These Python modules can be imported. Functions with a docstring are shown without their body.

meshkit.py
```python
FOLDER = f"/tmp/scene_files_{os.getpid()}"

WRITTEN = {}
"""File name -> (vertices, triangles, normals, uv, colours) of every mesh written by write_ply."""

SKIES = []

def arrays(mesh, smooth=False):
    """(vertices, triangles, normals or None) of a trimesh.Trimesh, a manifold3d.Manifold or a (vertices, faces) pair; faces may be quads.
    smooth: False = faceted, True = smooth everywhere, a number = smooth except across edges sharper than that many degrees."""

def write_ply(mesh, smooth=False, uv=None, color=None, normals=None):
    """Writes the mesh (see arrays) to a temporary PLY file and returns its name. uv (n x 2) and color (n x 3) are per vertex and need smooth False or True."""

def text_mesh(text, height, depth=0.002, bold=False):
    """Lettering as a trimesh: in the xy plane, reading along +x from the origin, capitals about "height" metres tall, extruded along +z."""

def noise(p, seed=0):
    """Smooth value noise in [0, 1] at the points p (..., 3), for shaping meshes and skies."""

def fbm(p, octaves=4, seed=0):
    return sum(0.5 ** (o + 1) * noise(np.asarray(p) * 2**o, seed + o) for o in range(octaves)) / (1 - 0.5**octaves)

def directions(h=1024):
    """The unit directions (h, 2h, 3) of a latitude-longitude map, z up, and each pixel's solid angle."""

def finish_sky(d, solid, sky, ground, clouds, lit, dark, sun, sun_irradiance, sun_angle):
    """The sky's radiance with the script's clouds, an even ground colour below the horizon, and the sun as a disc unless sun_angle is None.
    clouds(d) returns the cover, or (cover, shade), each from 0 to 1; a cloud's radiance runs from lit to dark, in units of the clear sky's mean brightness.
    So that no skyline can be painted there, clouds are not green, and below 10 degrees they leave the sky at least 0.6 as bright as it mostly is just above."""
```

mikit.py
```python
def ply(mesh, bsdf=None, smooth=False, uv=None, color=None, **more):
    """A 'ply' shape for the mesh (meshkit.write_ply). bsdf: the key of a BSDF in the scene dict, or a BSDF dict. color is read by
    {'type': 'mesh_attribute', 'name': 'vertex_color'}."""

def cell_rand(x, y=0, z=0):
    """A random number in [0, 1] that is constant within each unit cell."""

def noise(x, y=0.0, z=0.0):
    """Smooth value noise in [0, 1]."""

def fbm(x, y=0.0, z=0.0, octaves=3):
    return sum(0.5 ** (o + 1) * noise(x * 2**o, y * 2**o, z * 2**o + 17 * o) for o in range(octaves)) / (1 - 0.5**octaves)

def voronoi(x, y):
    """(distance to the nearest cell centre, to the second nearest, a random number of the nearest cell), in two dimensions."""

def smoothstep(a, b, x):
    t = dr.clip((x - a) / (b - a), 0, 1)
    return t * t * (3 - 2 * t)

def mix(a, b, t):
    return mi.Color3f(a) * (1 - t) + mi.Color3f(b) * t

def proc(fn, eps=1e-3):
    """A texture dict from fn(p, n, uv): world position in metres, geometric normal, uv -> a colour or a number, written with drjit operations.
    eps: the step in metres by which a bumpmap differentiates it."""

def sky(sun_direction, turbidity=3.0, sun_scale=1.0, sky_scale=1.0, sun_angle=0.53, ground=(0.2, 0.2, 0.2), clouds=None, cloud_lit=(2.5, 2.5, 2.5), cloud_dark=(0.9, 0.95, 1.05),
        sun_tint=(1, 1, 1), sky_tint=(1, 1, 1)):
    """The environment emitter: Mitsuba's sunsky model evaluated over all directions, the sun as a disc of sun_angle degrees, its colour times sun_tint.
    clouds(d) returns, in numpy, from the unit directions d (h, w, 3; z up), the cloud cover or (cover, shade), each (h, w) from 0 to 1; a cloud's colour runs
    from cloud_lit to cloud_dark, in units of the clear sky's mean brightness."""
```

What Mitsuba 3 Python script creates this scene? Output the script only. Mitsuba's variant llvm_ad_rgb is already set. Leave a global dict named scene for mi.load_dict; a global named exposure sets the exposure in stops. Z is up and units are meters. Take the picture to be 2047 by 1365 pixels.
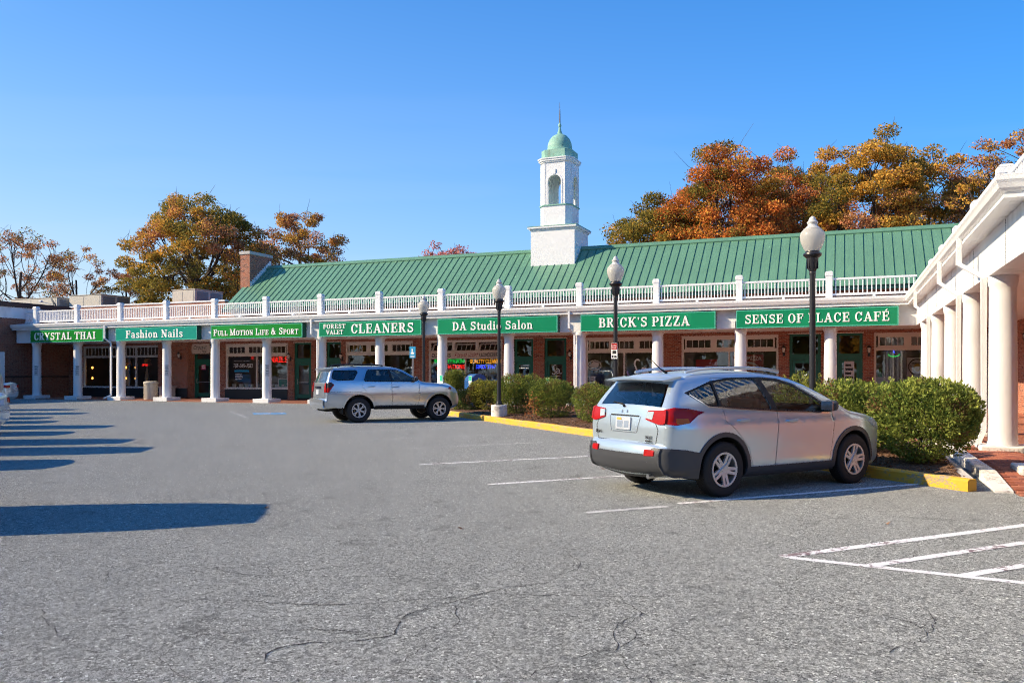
import math, numpy as np, trimesh, mitsuba as mi, mikit, meshkit
import drjit as dr
import shapely
from shapely.geometry import Polygon, LineString, Point, box as sbox, MultiPolygon
from shapely.ops import unary_union
from shapely import affinity
from scipy.spatial import Delaunay
T = mi.ScalarTransform4f
scene, labels = {'type': 'scene'}, {}
# ------------------------------------------------------------------ camera, sky, exposure
PAN = math.radians(22.394)
scene['camera'] = {'type': 'perspective', 'fov': 2 * math.degrees(math.atan(1023.5 / 1621.1)), 'fov_axis': 'x',
                   'principal_point_offset_y': (682.5 - 745.4) / 1365.0, 'near_clip': 0.1, 'far_clip': 3000.0,
                   'to_world': T().look_at(origin=[0, 0, 1.6], target=[-math.sin(PAN) * 10, math.cos(PAN) * 10, 1.6], up=[0, 0, 1])}
SUN_EL, SUN_AZ = math.radians(30.5), math.radians(31)
SUN = [-math.cos(SUN_AZ) * math.cos(SUN_EL), -math.sin(SUN_AZ) * math.cos(SUN_EL), math.sin(SUN_EL)]
def thin_cirrus(d):       # pale air towards the horizon and a breath of high cirrus
    q = d / np.maximum(d[..., 2:3], 0.08)
    n = meshkit.fbm(np.stack([q[..., 0] * 0.35 + q[..., 1] * 0.2, q[..., 1] * 1.1 - q[..., 0] * 0.5, 0 * q[..., 0]], -1), 5, seed=4)
    el = np.arcsin(np.clip(d[..., 2], 0, 1))
    toward = (d[..., 0] * SUN[0] + d[..., 1] * SUN[1]) / np.maximum(np.hypot(d[..., 0], d[..., 1]) * np.hypot(SUN[0], SUN[1]), 1e-6)      # the air is paler on the sun's side
    return np.clip((1.06 + 0.95 * toward) * np.exp(-el / 0.19) + np.clip((n - 0.5) * 0.25, 0, 0.02), 0, 1)
scene['sky'] = mikit.sky(SUN, turbidity=2.6, sky_tint=(0.13, 0.76, 1.36), sun_tint=(0.98, 1.0, 1.03), clouds=thin_cirrus, cloud_lit=(1.8, 2.2, 2.5), cloud_dark=(1.8, 2.2, 2.5))
exposure = 2.45

# ------------------------------------------------------------------ entries
def numbered(key):
    if key not in USED: USED[key] = 0; return key
    USED[key] += 1
    return '%s_%03d' % (key, USED[key])
USED = {}
def thing(name, label, cat, group=None, kind=None):
    k = numbered(name); labels[k] = {'label': label, 'category': cat}
    if group: labels[k]['group'] = group
    if kind: labels[k]['kind'] = kind
    return k
def put(parent, name, mesh, bsdf, smooth=False, label=None, kind=None, **more):
    k = numbered(parent + '__' + name if parent else name)
    scene[k] = mikit.ply(mesh, bsdf, smooth=smooth, **more)
    if label or kind: labels[k] = {}
    if label: labels[k]['label'] = label
    if kind: labels[k]['kind'] = kind
    return k
def again(parent, name, src, tf=None):
    k = numbered(parent + '__' + name); d = dict(scene[src])
    if tf is not None: d['to_world'] = tf
    scene[k] = d; return k
def solo(name, label, cat, mesh, bsdf, smooth=False, group=None, kind=None, **more):
    k = thing(name, label, cat, group, kind); scene[k] = mikit.ply(mesh, bsdf, smooth=smooth, **more); return k
def struct(name, mesh, bsdf, smooth=False, **more):
    k = numbered(name); scene[k] = mikit.ply(mesh, bsdf, smooth=smooth, **more); labels[k] = {'kind': 'structure'}; return k
def dup(root, rel, label, group=None, only=None):      # rel: what moves the first copy to the new place
    base = root
    name = root.rstrip('0123456789').rstrip('_') if root[-3:].isdigit() else root
    k = numbered(name); labels[k] = dict(labels[root]); labels[k]['label'] = label
    if group: labels[k]['group'] = group
    for q in [q for q in list(scene) if q.startswith(root + '__')]:
        if only and not any(('__' + o) in q for o in only): continue
        n = k + q[len(root):]; scene[n] = {**scene[q], 'to_world': rel @ scene[q]['to_world']}
        if q in labels: labels[n] = dict(labels[q])
    return k

# ------------------------------------------------------------------ materials
def rgb(c): return {'type': 'rgb', 'value': list(c)}
def mat(name, color, rough=0.5, metallic=0.0, spec=0.5, two=True, bump=None, **kw):
    b = {'type': 'principled', 'base_color': color if isinstance(color, dict) else rgb(color), 'roughness': rough, 'metallic': metallic, 'specular': spec, **kw}
    if bump: b = {'type': 'bumpmap', 'arbitrary': bump[0], 'scale': bump[1], 'bsdf': b}
    scene[name] = {'type': 'twosided', 'bsdf': b} if two else b
N, FB, CR, SS, MX = mikit.noise, mikit.fbm, mikit.cell_rand, mikit.smoothstep, mikit.mix
def C3(*c): return mi.Color3f(*c)
def f_asphalt(p, n, uv):
    d1, d2, r = mikit.voronoi(p.x * 55, p.y * 55)
    e1, e2, q = mikit.voronoi(p.x * 120 + 3, p.y * 120)
    chip = SS(0.0, 0.35, d2 - d1)
    g = N(p.x * 34, p.y * 34, 1.0)
    v = 0.258 + (r - 0.5) * 0.30 * chip + (q - 0.5) * 0.16 - 0.11 * (1 - chip) + (g - 0.5) * 0.10
    v = v + 0.22 * SS(0.93, 1.0, r) * chip
    big = FB(p.x * 0.15, p.y * 0.15, 0.0, 4); mid = FB(p.x * 2.4, p.y * 1.7, 7.0, 4)
    v = dr.maximum(v, 0.03) * (0.86 + 0.16 * big + 0.20 * mid)
    spot = SS(0.74, 0.82, FB(p.x * 3.1 + 40, p.y * 3.1, 3.0, 3))
    v = v * (1 - 0.28 * spot)
    return C3(v * 0.985, v * 1.02, v * 0.97)
def f_asphalt_h(p, n, uv):
    d1, d2, r = mikit.voronoi(p.x * 55, p.y * 55)
    return 0.006 * SS(0.0, 0.45, d2 - d1) * (0.3 + 0.7 * r)
mat('asphalt', mikit.proc(f_asphalt), 0.85, spec=0.3, bump=(mikit.proc(f_asphalt_h, 2e-3), 1.0))
def f_paint_line(p, n, uv):
    w = FB(p.x * 26, p.y * 26, 1.0, 3) * 0.6 + FB(p.x * 3, p.y * 3, 5.0, 2) * 0.5
    return MX(C3(0.66, 0.66, 0.65), C3(0.18, 0.13, 0.13), SS(0.62, 0.76, w))
mat('line_paint', mikit.proc(f_paint_line), 0.7)
def f_line_old(p, n, uv):
    w = FB(p.x * 22, p.y * 22, 1.0, 3) * 0.6 + FB(p.x * 2, p.y * 2, 5.0, 2) * 0.5
    return MX(C3(0.46, 0.46, 0.45), C3(0.24, 0.24, 0.24), SS(0.55, 0.78, w))
mat('line_worn', mikit.proc(f_line_old), 0.8)
mat('blue_paint', (0.07, 0.25, 0.5), 0.7)
def brick_uv(p, n):
    u = dr.select(dr.abs(n.x) > 0.6, p.y, p.x); return u, p.z
def f_brick(p, n, uv):
    u, v = brick_uv(p, n)
    row = dr.floor(v / 0.0677); uu = u / 0.205 + 0.5 * (row - 2 * dr.floor(row * 0.5))
    col = dr.floor(uu); fu = uu - col; fv = v / 0.0677 - row
    r = CR(col, row, 3); g = CR(col, row, 9)
    c = MX(C3(0.30, 0.082, 0.042), C3(0.38, 0.125, 0.068), r)
    c = MX(c, C3(0.16, 0.048, 0.034), SS(0.78, 0.95, g))
    c = c * (0.85 + 0.3 * N(p.x * 40, p.y * 40, p.z * 40))
    m = dr.maximum(SS(0.43, 0.47, dr.abs(fu - 0.5)), SS(0.38, 0.44, dr.abs(fv - 0.5)))
    return MX(c, C3(0.36, 0.29, 0.23), m)
def f_brick_h(p, n, uv):
    u, v = brick_uv(p, n)
    row = dr.floor(v / 0.0677); uu = u / 0.205 + 0.5 * (row - 2 * dr.floor(row * 0.5))
    fu = uu - dr.floor(uu); fv = v / 0.0677 - row
    return 0.006 * (1 - dr.maximum(SS(0.43, 0.49, dr.abs(fu - 0.5)), SS(0.36, 0.46, dr.abs(fv - 0.5))))
mat('brick', mikit.proc(f_brick), 0.85, bump=(mikit.proc(f_brick_h, 4e-3), 1.0))
def f_brick_old(p, n, uv):
    c = f_brick(p, n, uv); return MX(c * 0.75, C3(0.15, 0.07, 0.045), 0.35)
mat('brick_brown', mikit.proc(f_brick_old), 0.9)
def f_paver(p, n, uv):
    row = dr.floor(p.y / 0.105); uu = p.x / 0.21 + 0.5 * (row - 2 * dr.floor(row * 0.5)); col = dr.floor(uu)
    r = CR(col, row, 5)
    c = MX(C3(0.26, 0.075, 0.04), C3(0.36, 0.125, 0.07), r) * (0.62 + 0.4 * FB(p.x * 6, p.y * 6, 0.0, 3))
    m = dr.maximum(SS(0.45, 0.48, dr.abs(uu - col - 0.5)), SS(0.42, 0.47, dr.abs(p.y / 0.105 - row - 0.5)))
    return MX(c, C3(0.2, 0.16, 0.13), m)
mat('paver', mikit.proc(f_paver), 0.85)
def f_white(p, n, uv):
    s = FB(p.x * 2.2, p.y * 2.2, p.z * 0.7, 4); t = FB(p.x * 17, p.y * 17, p.z * 3, 3)
    v = 0.73 - 0.14 * SS(0.5, 0.8, s) - 0.015 * t
    return C3(v * .985, v * 0.995, v)
mat('white_paint', mikit.proc(f_white), 0.45)
mat('white_trim', (0.71, 0.725, 0.735), 0.4)
mat('white_metal', (0.72, 0.73, 0.735), 0.3)
def f_curb(p, n, uv):
    w = FB(p.x * 5, p.y * 5, p.z * 9, 4); w2 = FB(p.x * 40, p.y * 40, p.z * 40, 2)
    return MX(C3(0.66, 0.64, 0.60), C3(0.30, 0.27, 0.24), SS(0.52, 0.72, w * 0.7 + w2 * 0.3))
mat('curb_white', mikit.proc(f_curb), 0.7)
def f_yellow(p, n, uv):
    w = FB(p.x * 4, p.y * 4, p.z * 9, 4); w2 = FB(p.x * 45, p.y * 45, p.z * 45, 2)
    return MX(C3(0.78, 0.42, 0.035) * (0.8 + 0.3 * w), C3(0.36, 0.29, 0.19), SS(0.50, 0.62, w * 0.55 + w2 * 0.45))
mat('yellow_paint', mikit.proc(f_yellow), 0.6)
def f_concrete(p, n, uv):
    v = 0.42 + 0.16 * (FB(p.x * 9, p.y * 9, p.z * 9, 4) - 0.5); return C3(v, v * 0.97, v * 0.92)
mat('concrete', mikit.proc(f_concrete), 0.85)
def f_mulch(p, n, uv):
    a = FB(p.x * 30, p.y * 30, 0.0, 3); b = N(p.x * 90, p.y * 40, 1.0)
    return MX(C3(0.055, 0.03, 0.02), C3(0.20, 0.115, 0.07), SS(0.3, 0.75, a * 0.6 + b * 0.4))
def f_mulch_h(p, n, uv): return 0.02 * N(p.x * 60, p.y * 35, 1.0)
mat('mulch', mikit.proc(f_mulch), 0.95, bump=(mikit.proc(f_mulch_h, 4e-3), 1.0))
def f_roof(p, n, uv):
    s = FB(p.x * 0.8, p.y * 1.2, 2.0, 3); st = FB(p.x * 6, p.z * 0.8, 4.0, 3)
    return C3(0.112, 0.245, 0.158) * (0.86 + 0.18 * s + 0.12 * st)
mat('green_metal', mikit.proc(f_roof), 0.36, spec=0.55)
mat('green_seam', (0.025, 0.075, 0.05), 0.45)
def f_copper(p, n, uv):
    s = FB(p.x * 2.2, p.y * 2.2, p.z * 4.5, 4); st = FB(p.x * 7, p.y * 7, p.z * 0.9, 3)
    c = MX(C3(0.17, 0.38, 0.30), C3(0.28, 0.48, 0.40), s)
    return MX(c, C3(0.16, 0.22, 0.15), SS(0.58, 0.8, st) * 0.7)
mat('copper', mikit.proc(f_copper), 0.7)
mat('dark_copper', (0.10, 0.085, 0.10), 0.5)
def f_sign(p, n, uv):
    b = dr.floor(p.x / 1.22); r = CR(b, 2, 1)
    s = FB(p.x * 1.2, p.z * 1.2, 0.0, 3)
    return C3(0.005 + 0.004 * r, 0.235, 0.105) * (0.86 + 0.22 * r + 0.25 * (s - 0.5))
mat('sign_green', mikit.proc(f_sign), 0.25, spec=0.5)
def f_sign2(p, n, uv):
    b = dr.floor(p.x / 1.22); r = CR(b, 2, 1); s = FB(p.x * 1.2, p.z * 1.2, 0.0, 3)
    return C3(0.008, 0.23, 0.026) * (0.86 + 0.25 * r + 0.25 * (s - 0.5))
mat('sign_grass', mikit.proc(f_sign2), 0.25)
mat('sign_teal', (0.008, 0.27, 0.20), 0.25)
mat('sign_edge', (0.10, 0.48, 0.35), 0.3)
mat('sign_dark', (0.003, 0.06, 0.035), 0.3)
mat('letter_white', (0.85, 0.85, 0.83), 0.4)
mat('door_green', (0.012, 0.13, 0.085), 0.35)
mat('door_dark', (0.012, 0.05, 0.045), 0.35)
mat('panel_navy', (0.014, 0.026, 0.034), 0.4)
mat('frame_cream', (0.72, 0.68, 0.62), 0.5)
mat('black_metal', (0.018, 0.018, 0.022), 0.35)
mat('dark_bronze', (0.03, 0.022, 0.018), 0.45)
mat('chrome', (0.75, 0.76, 0.78), 0.12, 1.0)
mat('steel', (0.45, 0.46, 0.47), 0.3, 0.9)
mat('blue_steel', (0.012, 0.075, 0.24), 0.35)
mat('unit_beige', (0.47, 0.45, 0.40), 0.6)
mat('unit_grey', (0.16, 0.18, 0.20), 0.6)
mat('coping_brown', (0.06, 0.028, 0.022), 0.6)
mat('room_wall', (0.13, 0.10, 0.07), 0.8)
mat('room_floor', (0.10, 0.08, 0.07), 0.6)
mat('room_item', (0.20, 0.13, 0.09), 0.6)
mat('room_white', (0.55, 0.55, 0.55), 0.6)
mat('shade_cloth', (0.6, 0.36, 0.16), 0.8)
mat('red_paint', (0.45, 0.02, 0.015), 0.4)
mat('poster_red', (0.28, 0.03, 0.02), 0.5)
mat('poster_gold', (0.55, 0.36, 0.05), 0.5)
mat('banner_cream', (0.62, 0.54, 0.47), 0.6)
mat('ink_black', (0.01, 0.01, 0.01), 0.6)
mat('ink_red', (0.30, 0.015, 0.015), 0.6)
mat('pink_paper', (0.6, 0.12, 0.22), 0.6)
mat('green_mark', (0.02, 0.42, 0.25), 0.5)
mat('blue_sign', (0.02, 0.27, 0.50), 0.4)
mat('can_stone', (0.42, 0.38, 0.31), 0.8)
mat('rubber', (0.014, 0.014, 0.015), 0.75)
mat('cladding', (0.045, 0.048, 0.055), 0.45)
mat('underbody', (0.012, 0.012, 0.012), 0.8)
mat('silver_paint', (0.53, 0.63, 0.70), 0.22, 0.6, clearcoat=1.0, clearcoat_gloss=0.96)
mat('blue_silver_paint', (0.52, 0.58, 0.64), 0.20, 0.8, clearcoat=1.0, clearcoat_gloss=0.96)
mat('navy_car_paint', (0.02, 0.04, 0.10), 0.3, 0.3, clearcoat=1.0)
mat('alloy', (0.55, 0.56, 0.57), 0.38, 0.55)
mat('rim_dark', (0.02, 0.02, 0.02), 0.5)
mat('lamp_red', (0.36, 0.006, 0.006), 0.2, spec=0.25, clearcoat=0.25)
mat('lamp_amber', (0.5, 0.11, 0.008), 0.2, spec=0.25)
mat('lamp_clear', (0.34, 0.42, 0.47), 0.1, clearcoat=1.0)
mat('plate_pale', (0.42, 0.46, 0.52), 0.4)
mat('plate_smudge', (0.22, 0.28, 0.37), 0.5)
mat('seat_grey', (0.10, 0.10, 0.105), 0.8)
mat('seat_beige', (0.38, 0.35, 0.30), 0.8)
mat('bark', (0.055, 0.042, 0.034), 0.9)
mat('bark_pale', (0.11, 0.085, 0.065), 0.9)
scene['glass_shop'] = {'type': 'thindielectric', 'int_ior': 1.6, 'specular_transmittance': rgb((0.62, 0.64, 0.62))}
scene['glass_clear'] = {'type': 'thindielectric', 'int_ior': 1.52, 'specular_transmittance': rgb((0.66, 0.74, 0.68))}
scene['glass_tint'] = {'type': 'thindielectric', 'int_ior': 1.55, 'specular_transmittance': rgb((0.14, 0.15, 0.16))}
scene['globe'] = {'type': 'principledthin', 'base_color': rgb((0.80, 0.79, 0.74)), 'roughness': 0.25, 'diff_trans': 0.9, 'spec_trans': 0.25, 'eta': 1.5}
vc = {'type': 'mesh_attribute', 'name': 'vertex_color'}
scene['leaf'] = {'type': 'principledthin', 'base_color': vc, 'roughness': 0.5, 'diff_trans': 0.8, 'eta': 1.4}
scene['leaf_glossy'] = {'type': 'principledthin', 'base_color': vc, 'roughness': 0.35, 'diff_trans': 0.5, 'eta': 1.5}
for nm, c in (('neon_red', (6, .15, .1)), ('neon_green', (.1, 3.2, .5)), ('neon_orange', (4.5, 1.7, .15)), ('neon_blue', (.2, .45, 5.5)), ('warm_glow', (5.0, 2.1, .4)), ('light_strip', (5, 5, 4.6))):
    scene['m_' + nm] = {'type': 'diffuse', 'reflectance': rgb((.02, .02, .02))}
def glow(nm): return {'emitter': {'type': 'area', 'sampling_weight': 0.012, 'radiance': rgb({'neon_red': (.6, .01, .008), 'neon_green': (.005, .24, .03), 'neon_orange': (.45, .17, .01), 'neon_blue': (.01, .04, .75), 'warm_glow': (1.3, .55, .09), 'light_strip': (4, 4, 3.7)}[nm])}}

# ------------------------------------------------------------------ mesh helpers
cat_ = trimesh.util.concatenate
def bx(x0, x1, y0, y1, z0, z1, ch=0.0):
    if ch <= 0:
        m = trimesh.creation.box((x1 - x0, y1 - y0, z1 - z0)); m.apply_translation(((x0 + x1) / 2, (y0 + y1) / 2, (z0 + z1) / 2)); return m
    P = []
    for sx in (0, 1):
        for sy in (0, 1):
            for sz in (0, 1):
                X, Y, Z = (x0, x1)[sx], (y0, y1)[sy], (z0, z1)[sz]; dx, dy, dz = (ch, -ch)[sx], (ch, -ch)[sy], (ch, -ch)[sz]
                P += [(X, Y + dy, Z + dz), (X + dx, Y, Z + dz), (X + dx, Y + dy, Z)]
    return trimesh.convex.convex_hull(np.array(P))
def prism_x(prof, x0, x1):      # prof: (y, z) polygon
    m = trimesh.creation.extrude_polygon(Polygon(prof), x1 - x0, engine='earcut')
    m.apply_transform(np.array([[0, 0, 1, x0], [1, 0, 0, 0], [0, 1, 0, 0], [0, 0, 0, 1.0]])); return m
def lathe(prof, n=24, at=(0, 0, 0)):
    m = trimesh.creation.revolve(np.array(prof, float), sections=n); m.apply_translation(at); return m
def tube(pts, r, n=8):
    pts = np.asarray(pts, float); r = np.broadcast_to(np.asarray(r, float), (len(pts),))
    t = np.gradient(pts, axis=0); t /= np.linalg.norm(t, axis=1, keepdims=True) + 1e-12
    a = np.array([0, 0, 1.0]) if abs(t[0, 2]) < 0.9 else np.array([1.0, 0, 0])
    ang = np.arange(n) / n * 2 * np.pi; V = []
    for i in range(len(pts)):
        a = a - t[i] * (a @ t[i]); a /= np.linalg.norm(a); b = np.cross(t[i], a)
        V.append(pts[i] + r[i] * (np.cos(ang)[:, None] * a + np.sin(ang)[:, None] * b))
    V = np.vstack(V + [pts[:1], pts[-1:]]); F = []; k = len(pts)
    for i in range(k - 1):
        for j in range(n):
            p, q = i * n + j, i * n + (j + 1) % n; F += [(p, q, q + n), (p, q + n, p + n)]
    for j in range(n):
        F += [(k * n, (j + 1) % n, j), (k * n + 1, (k - 1) * n + j, (k - 1) * n + (j + 1) % n)]
    return trimesh.Trimesh(V, F, process=False)
def rect_tube(pts, w, d, normal):   # rectangular downspout along pts in the plane whose normal is given
    pts = np.asarray(pts, float); nrm = np.asarray(normal, float); V, F = [], []
    t = np.diff(pts, axis=0); t /= np.linalg.norm(t, axis=1, keepdims=True)
    for i, p in enumerate(pts):
        a, b = t[max(i - 1, 0)], t[min(i, len(t) - 1)]; m = a + b; m /= np.linalg.norm(m)
        s = np.cross(nrm, m); s /= np.linalg.norm(s); k = 1 / max(m @ a, 0.3)
        V += [p + s * d / 2 * k + nrm * w / 2, p - s * d / 2 * k + nrm * w / 2, p - s * d / 2 * k - nrm * w / 2, p + s * d / 2 * k - nrm * w / 2]
    for i in range(len(pts) - 1):
        for j in range(4):
            p, q = i * 4 + j, i * 4 + (j + 1) % 4; F += [(p, q, q + 4), (p, q + 4, p + 4)]
    e = len(pts) * 4 - 4; F += [(0, 2, 1), (0, 3, 2), (e, e + 1, e + 2), (e, e + 2, e + 3)]
    m = trimesh.Trimesh(V, F, process=False); m.fix_normals(); return m
def sheet(poly, z, base=None):    # flat ground sheet (or slab down to base)
    gs = getattr(poly, 'geoms', [poly]); out = []
    for g in gs:
        if base is None:
            v, f = trimesh.creation.triangulate_polygon(g, engine='earcut'); v = np.column_stack([v, np.full(len(v), z)])
            m = trimesh.Trimesh(v, f, process=False)
            if m.face_normals[:, 2].mean() < 0: m.invert()
        else:
            m = trimesh.creation.extrude_polygon(g, z - base, engine='earcut'); m.apply_translation((0, 0, base))
        out.append(m)
    return cat_(out)
def ex_wall(poly, y0, y1):        # polygon in (x, z) extruded from y0 to y1
    out = []
    for g in getattr(poly, 'geoms', [poly]):
        m = trimesh.creation.extrude_polygon(g, y1 - y0, engine='earcut')
        m.apply_transform(np.array([[1, 0, 0, 0], [0, 0, -1, y1], [0, 1, 0, 0], [0, 0, 0, 1.0]])); out.append(m)
    return cat_(out)
def ex_wall_x(poly, x0, x1):      # polygon in (y, z) extruded from x0 to x1
    out = []
    for g in getattr(poly, 'geoms', [poly]):
        m = trimesh.creation.extrude_polygon(g, x1 - x0, engine='earcut')
        m.apply_transform(np.array([[0, 0, 1, x0], [1, 0, 0, 0], [0, 1, 0, 0], [0, 0, 0, 1.0]])); out.append(m)
    return cat_(out)
def spline(pts, n=24):
    from scipy.interpolate import CubicSpline
    pts = np.asarray(pts, float); s = np.r_[0, np.cumsum(np.linalg.norm(np.diff(pts, axis=0), axis=1))]
    return CubicSpline(s, pts)(np.linspace(0, s[-1], n))

# ------------------------------------------------------------------ slab-serif lettering for the signboards
TH, TN = 0.20, 0.085
def gR(x0, y0, x1, y1): return sbox(x0, y0, x1, y1)
def gV(x, y0=0.0, y1=1.0, t=TH): return sbox(x, y0, x + t, y1)
def gS(x, y, w=0.36):             # slab serif centred on x sitting at y (y = 0 or the top)
    return sbox(x - w / 2, y if y < 0.3 else y - TN, x + w / 2, y + TN if y < 0.3 else y)
def gL(a, b, t): return LineString([a, b]).buffer(t / 2, cap_style=2)
def gO(cx, cy, rx, ry, t=TH, tn=TN):
    o = affinity.scale(Point(cx, cy).buffer(1, 32), rx, ry); return o.difference(affinity.scale(Point(cx, cy).buffer(1, 32), rx - t, ry - tn))
def gC(pts, t): return LineString(spline(pts, 40)).buffer(t / 2)
def bowl(x, y0, y1, w):           # half ring to the right of x
    r = (y1 - y0) / 2; o = unary_union([gR(x, y0, x + w - r * 0.9, y1), affinity.scale(Point(x + w - r * 0.9, y0 + r).buffer(1, 32), r * 0.9, r)])
    i = unary_union([gR(x, y0 + TN, x + w - r * 0.9, y1 - TN), affinity.scale(Point(x + w - r * 0.9, y0 + r).buffer(1, 32), r * 0.9 - TH, r - TN)])
    return o.difference(i).intersection(gR(x, y0 - 1, x + w + 1, y1 + 1))
U = unary_union
SHAPE_S = [(0.62, 0.80), (0.50, 0.92), (0.36, 0.93), (0.17, 0.86), (0.17, 0.66), (0.38, 0.53), (0.60, 0.38), (0.60, 0.16), (0.38, 0.06), (0.20, 0.09), (0.10, 0.22)]
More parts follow.
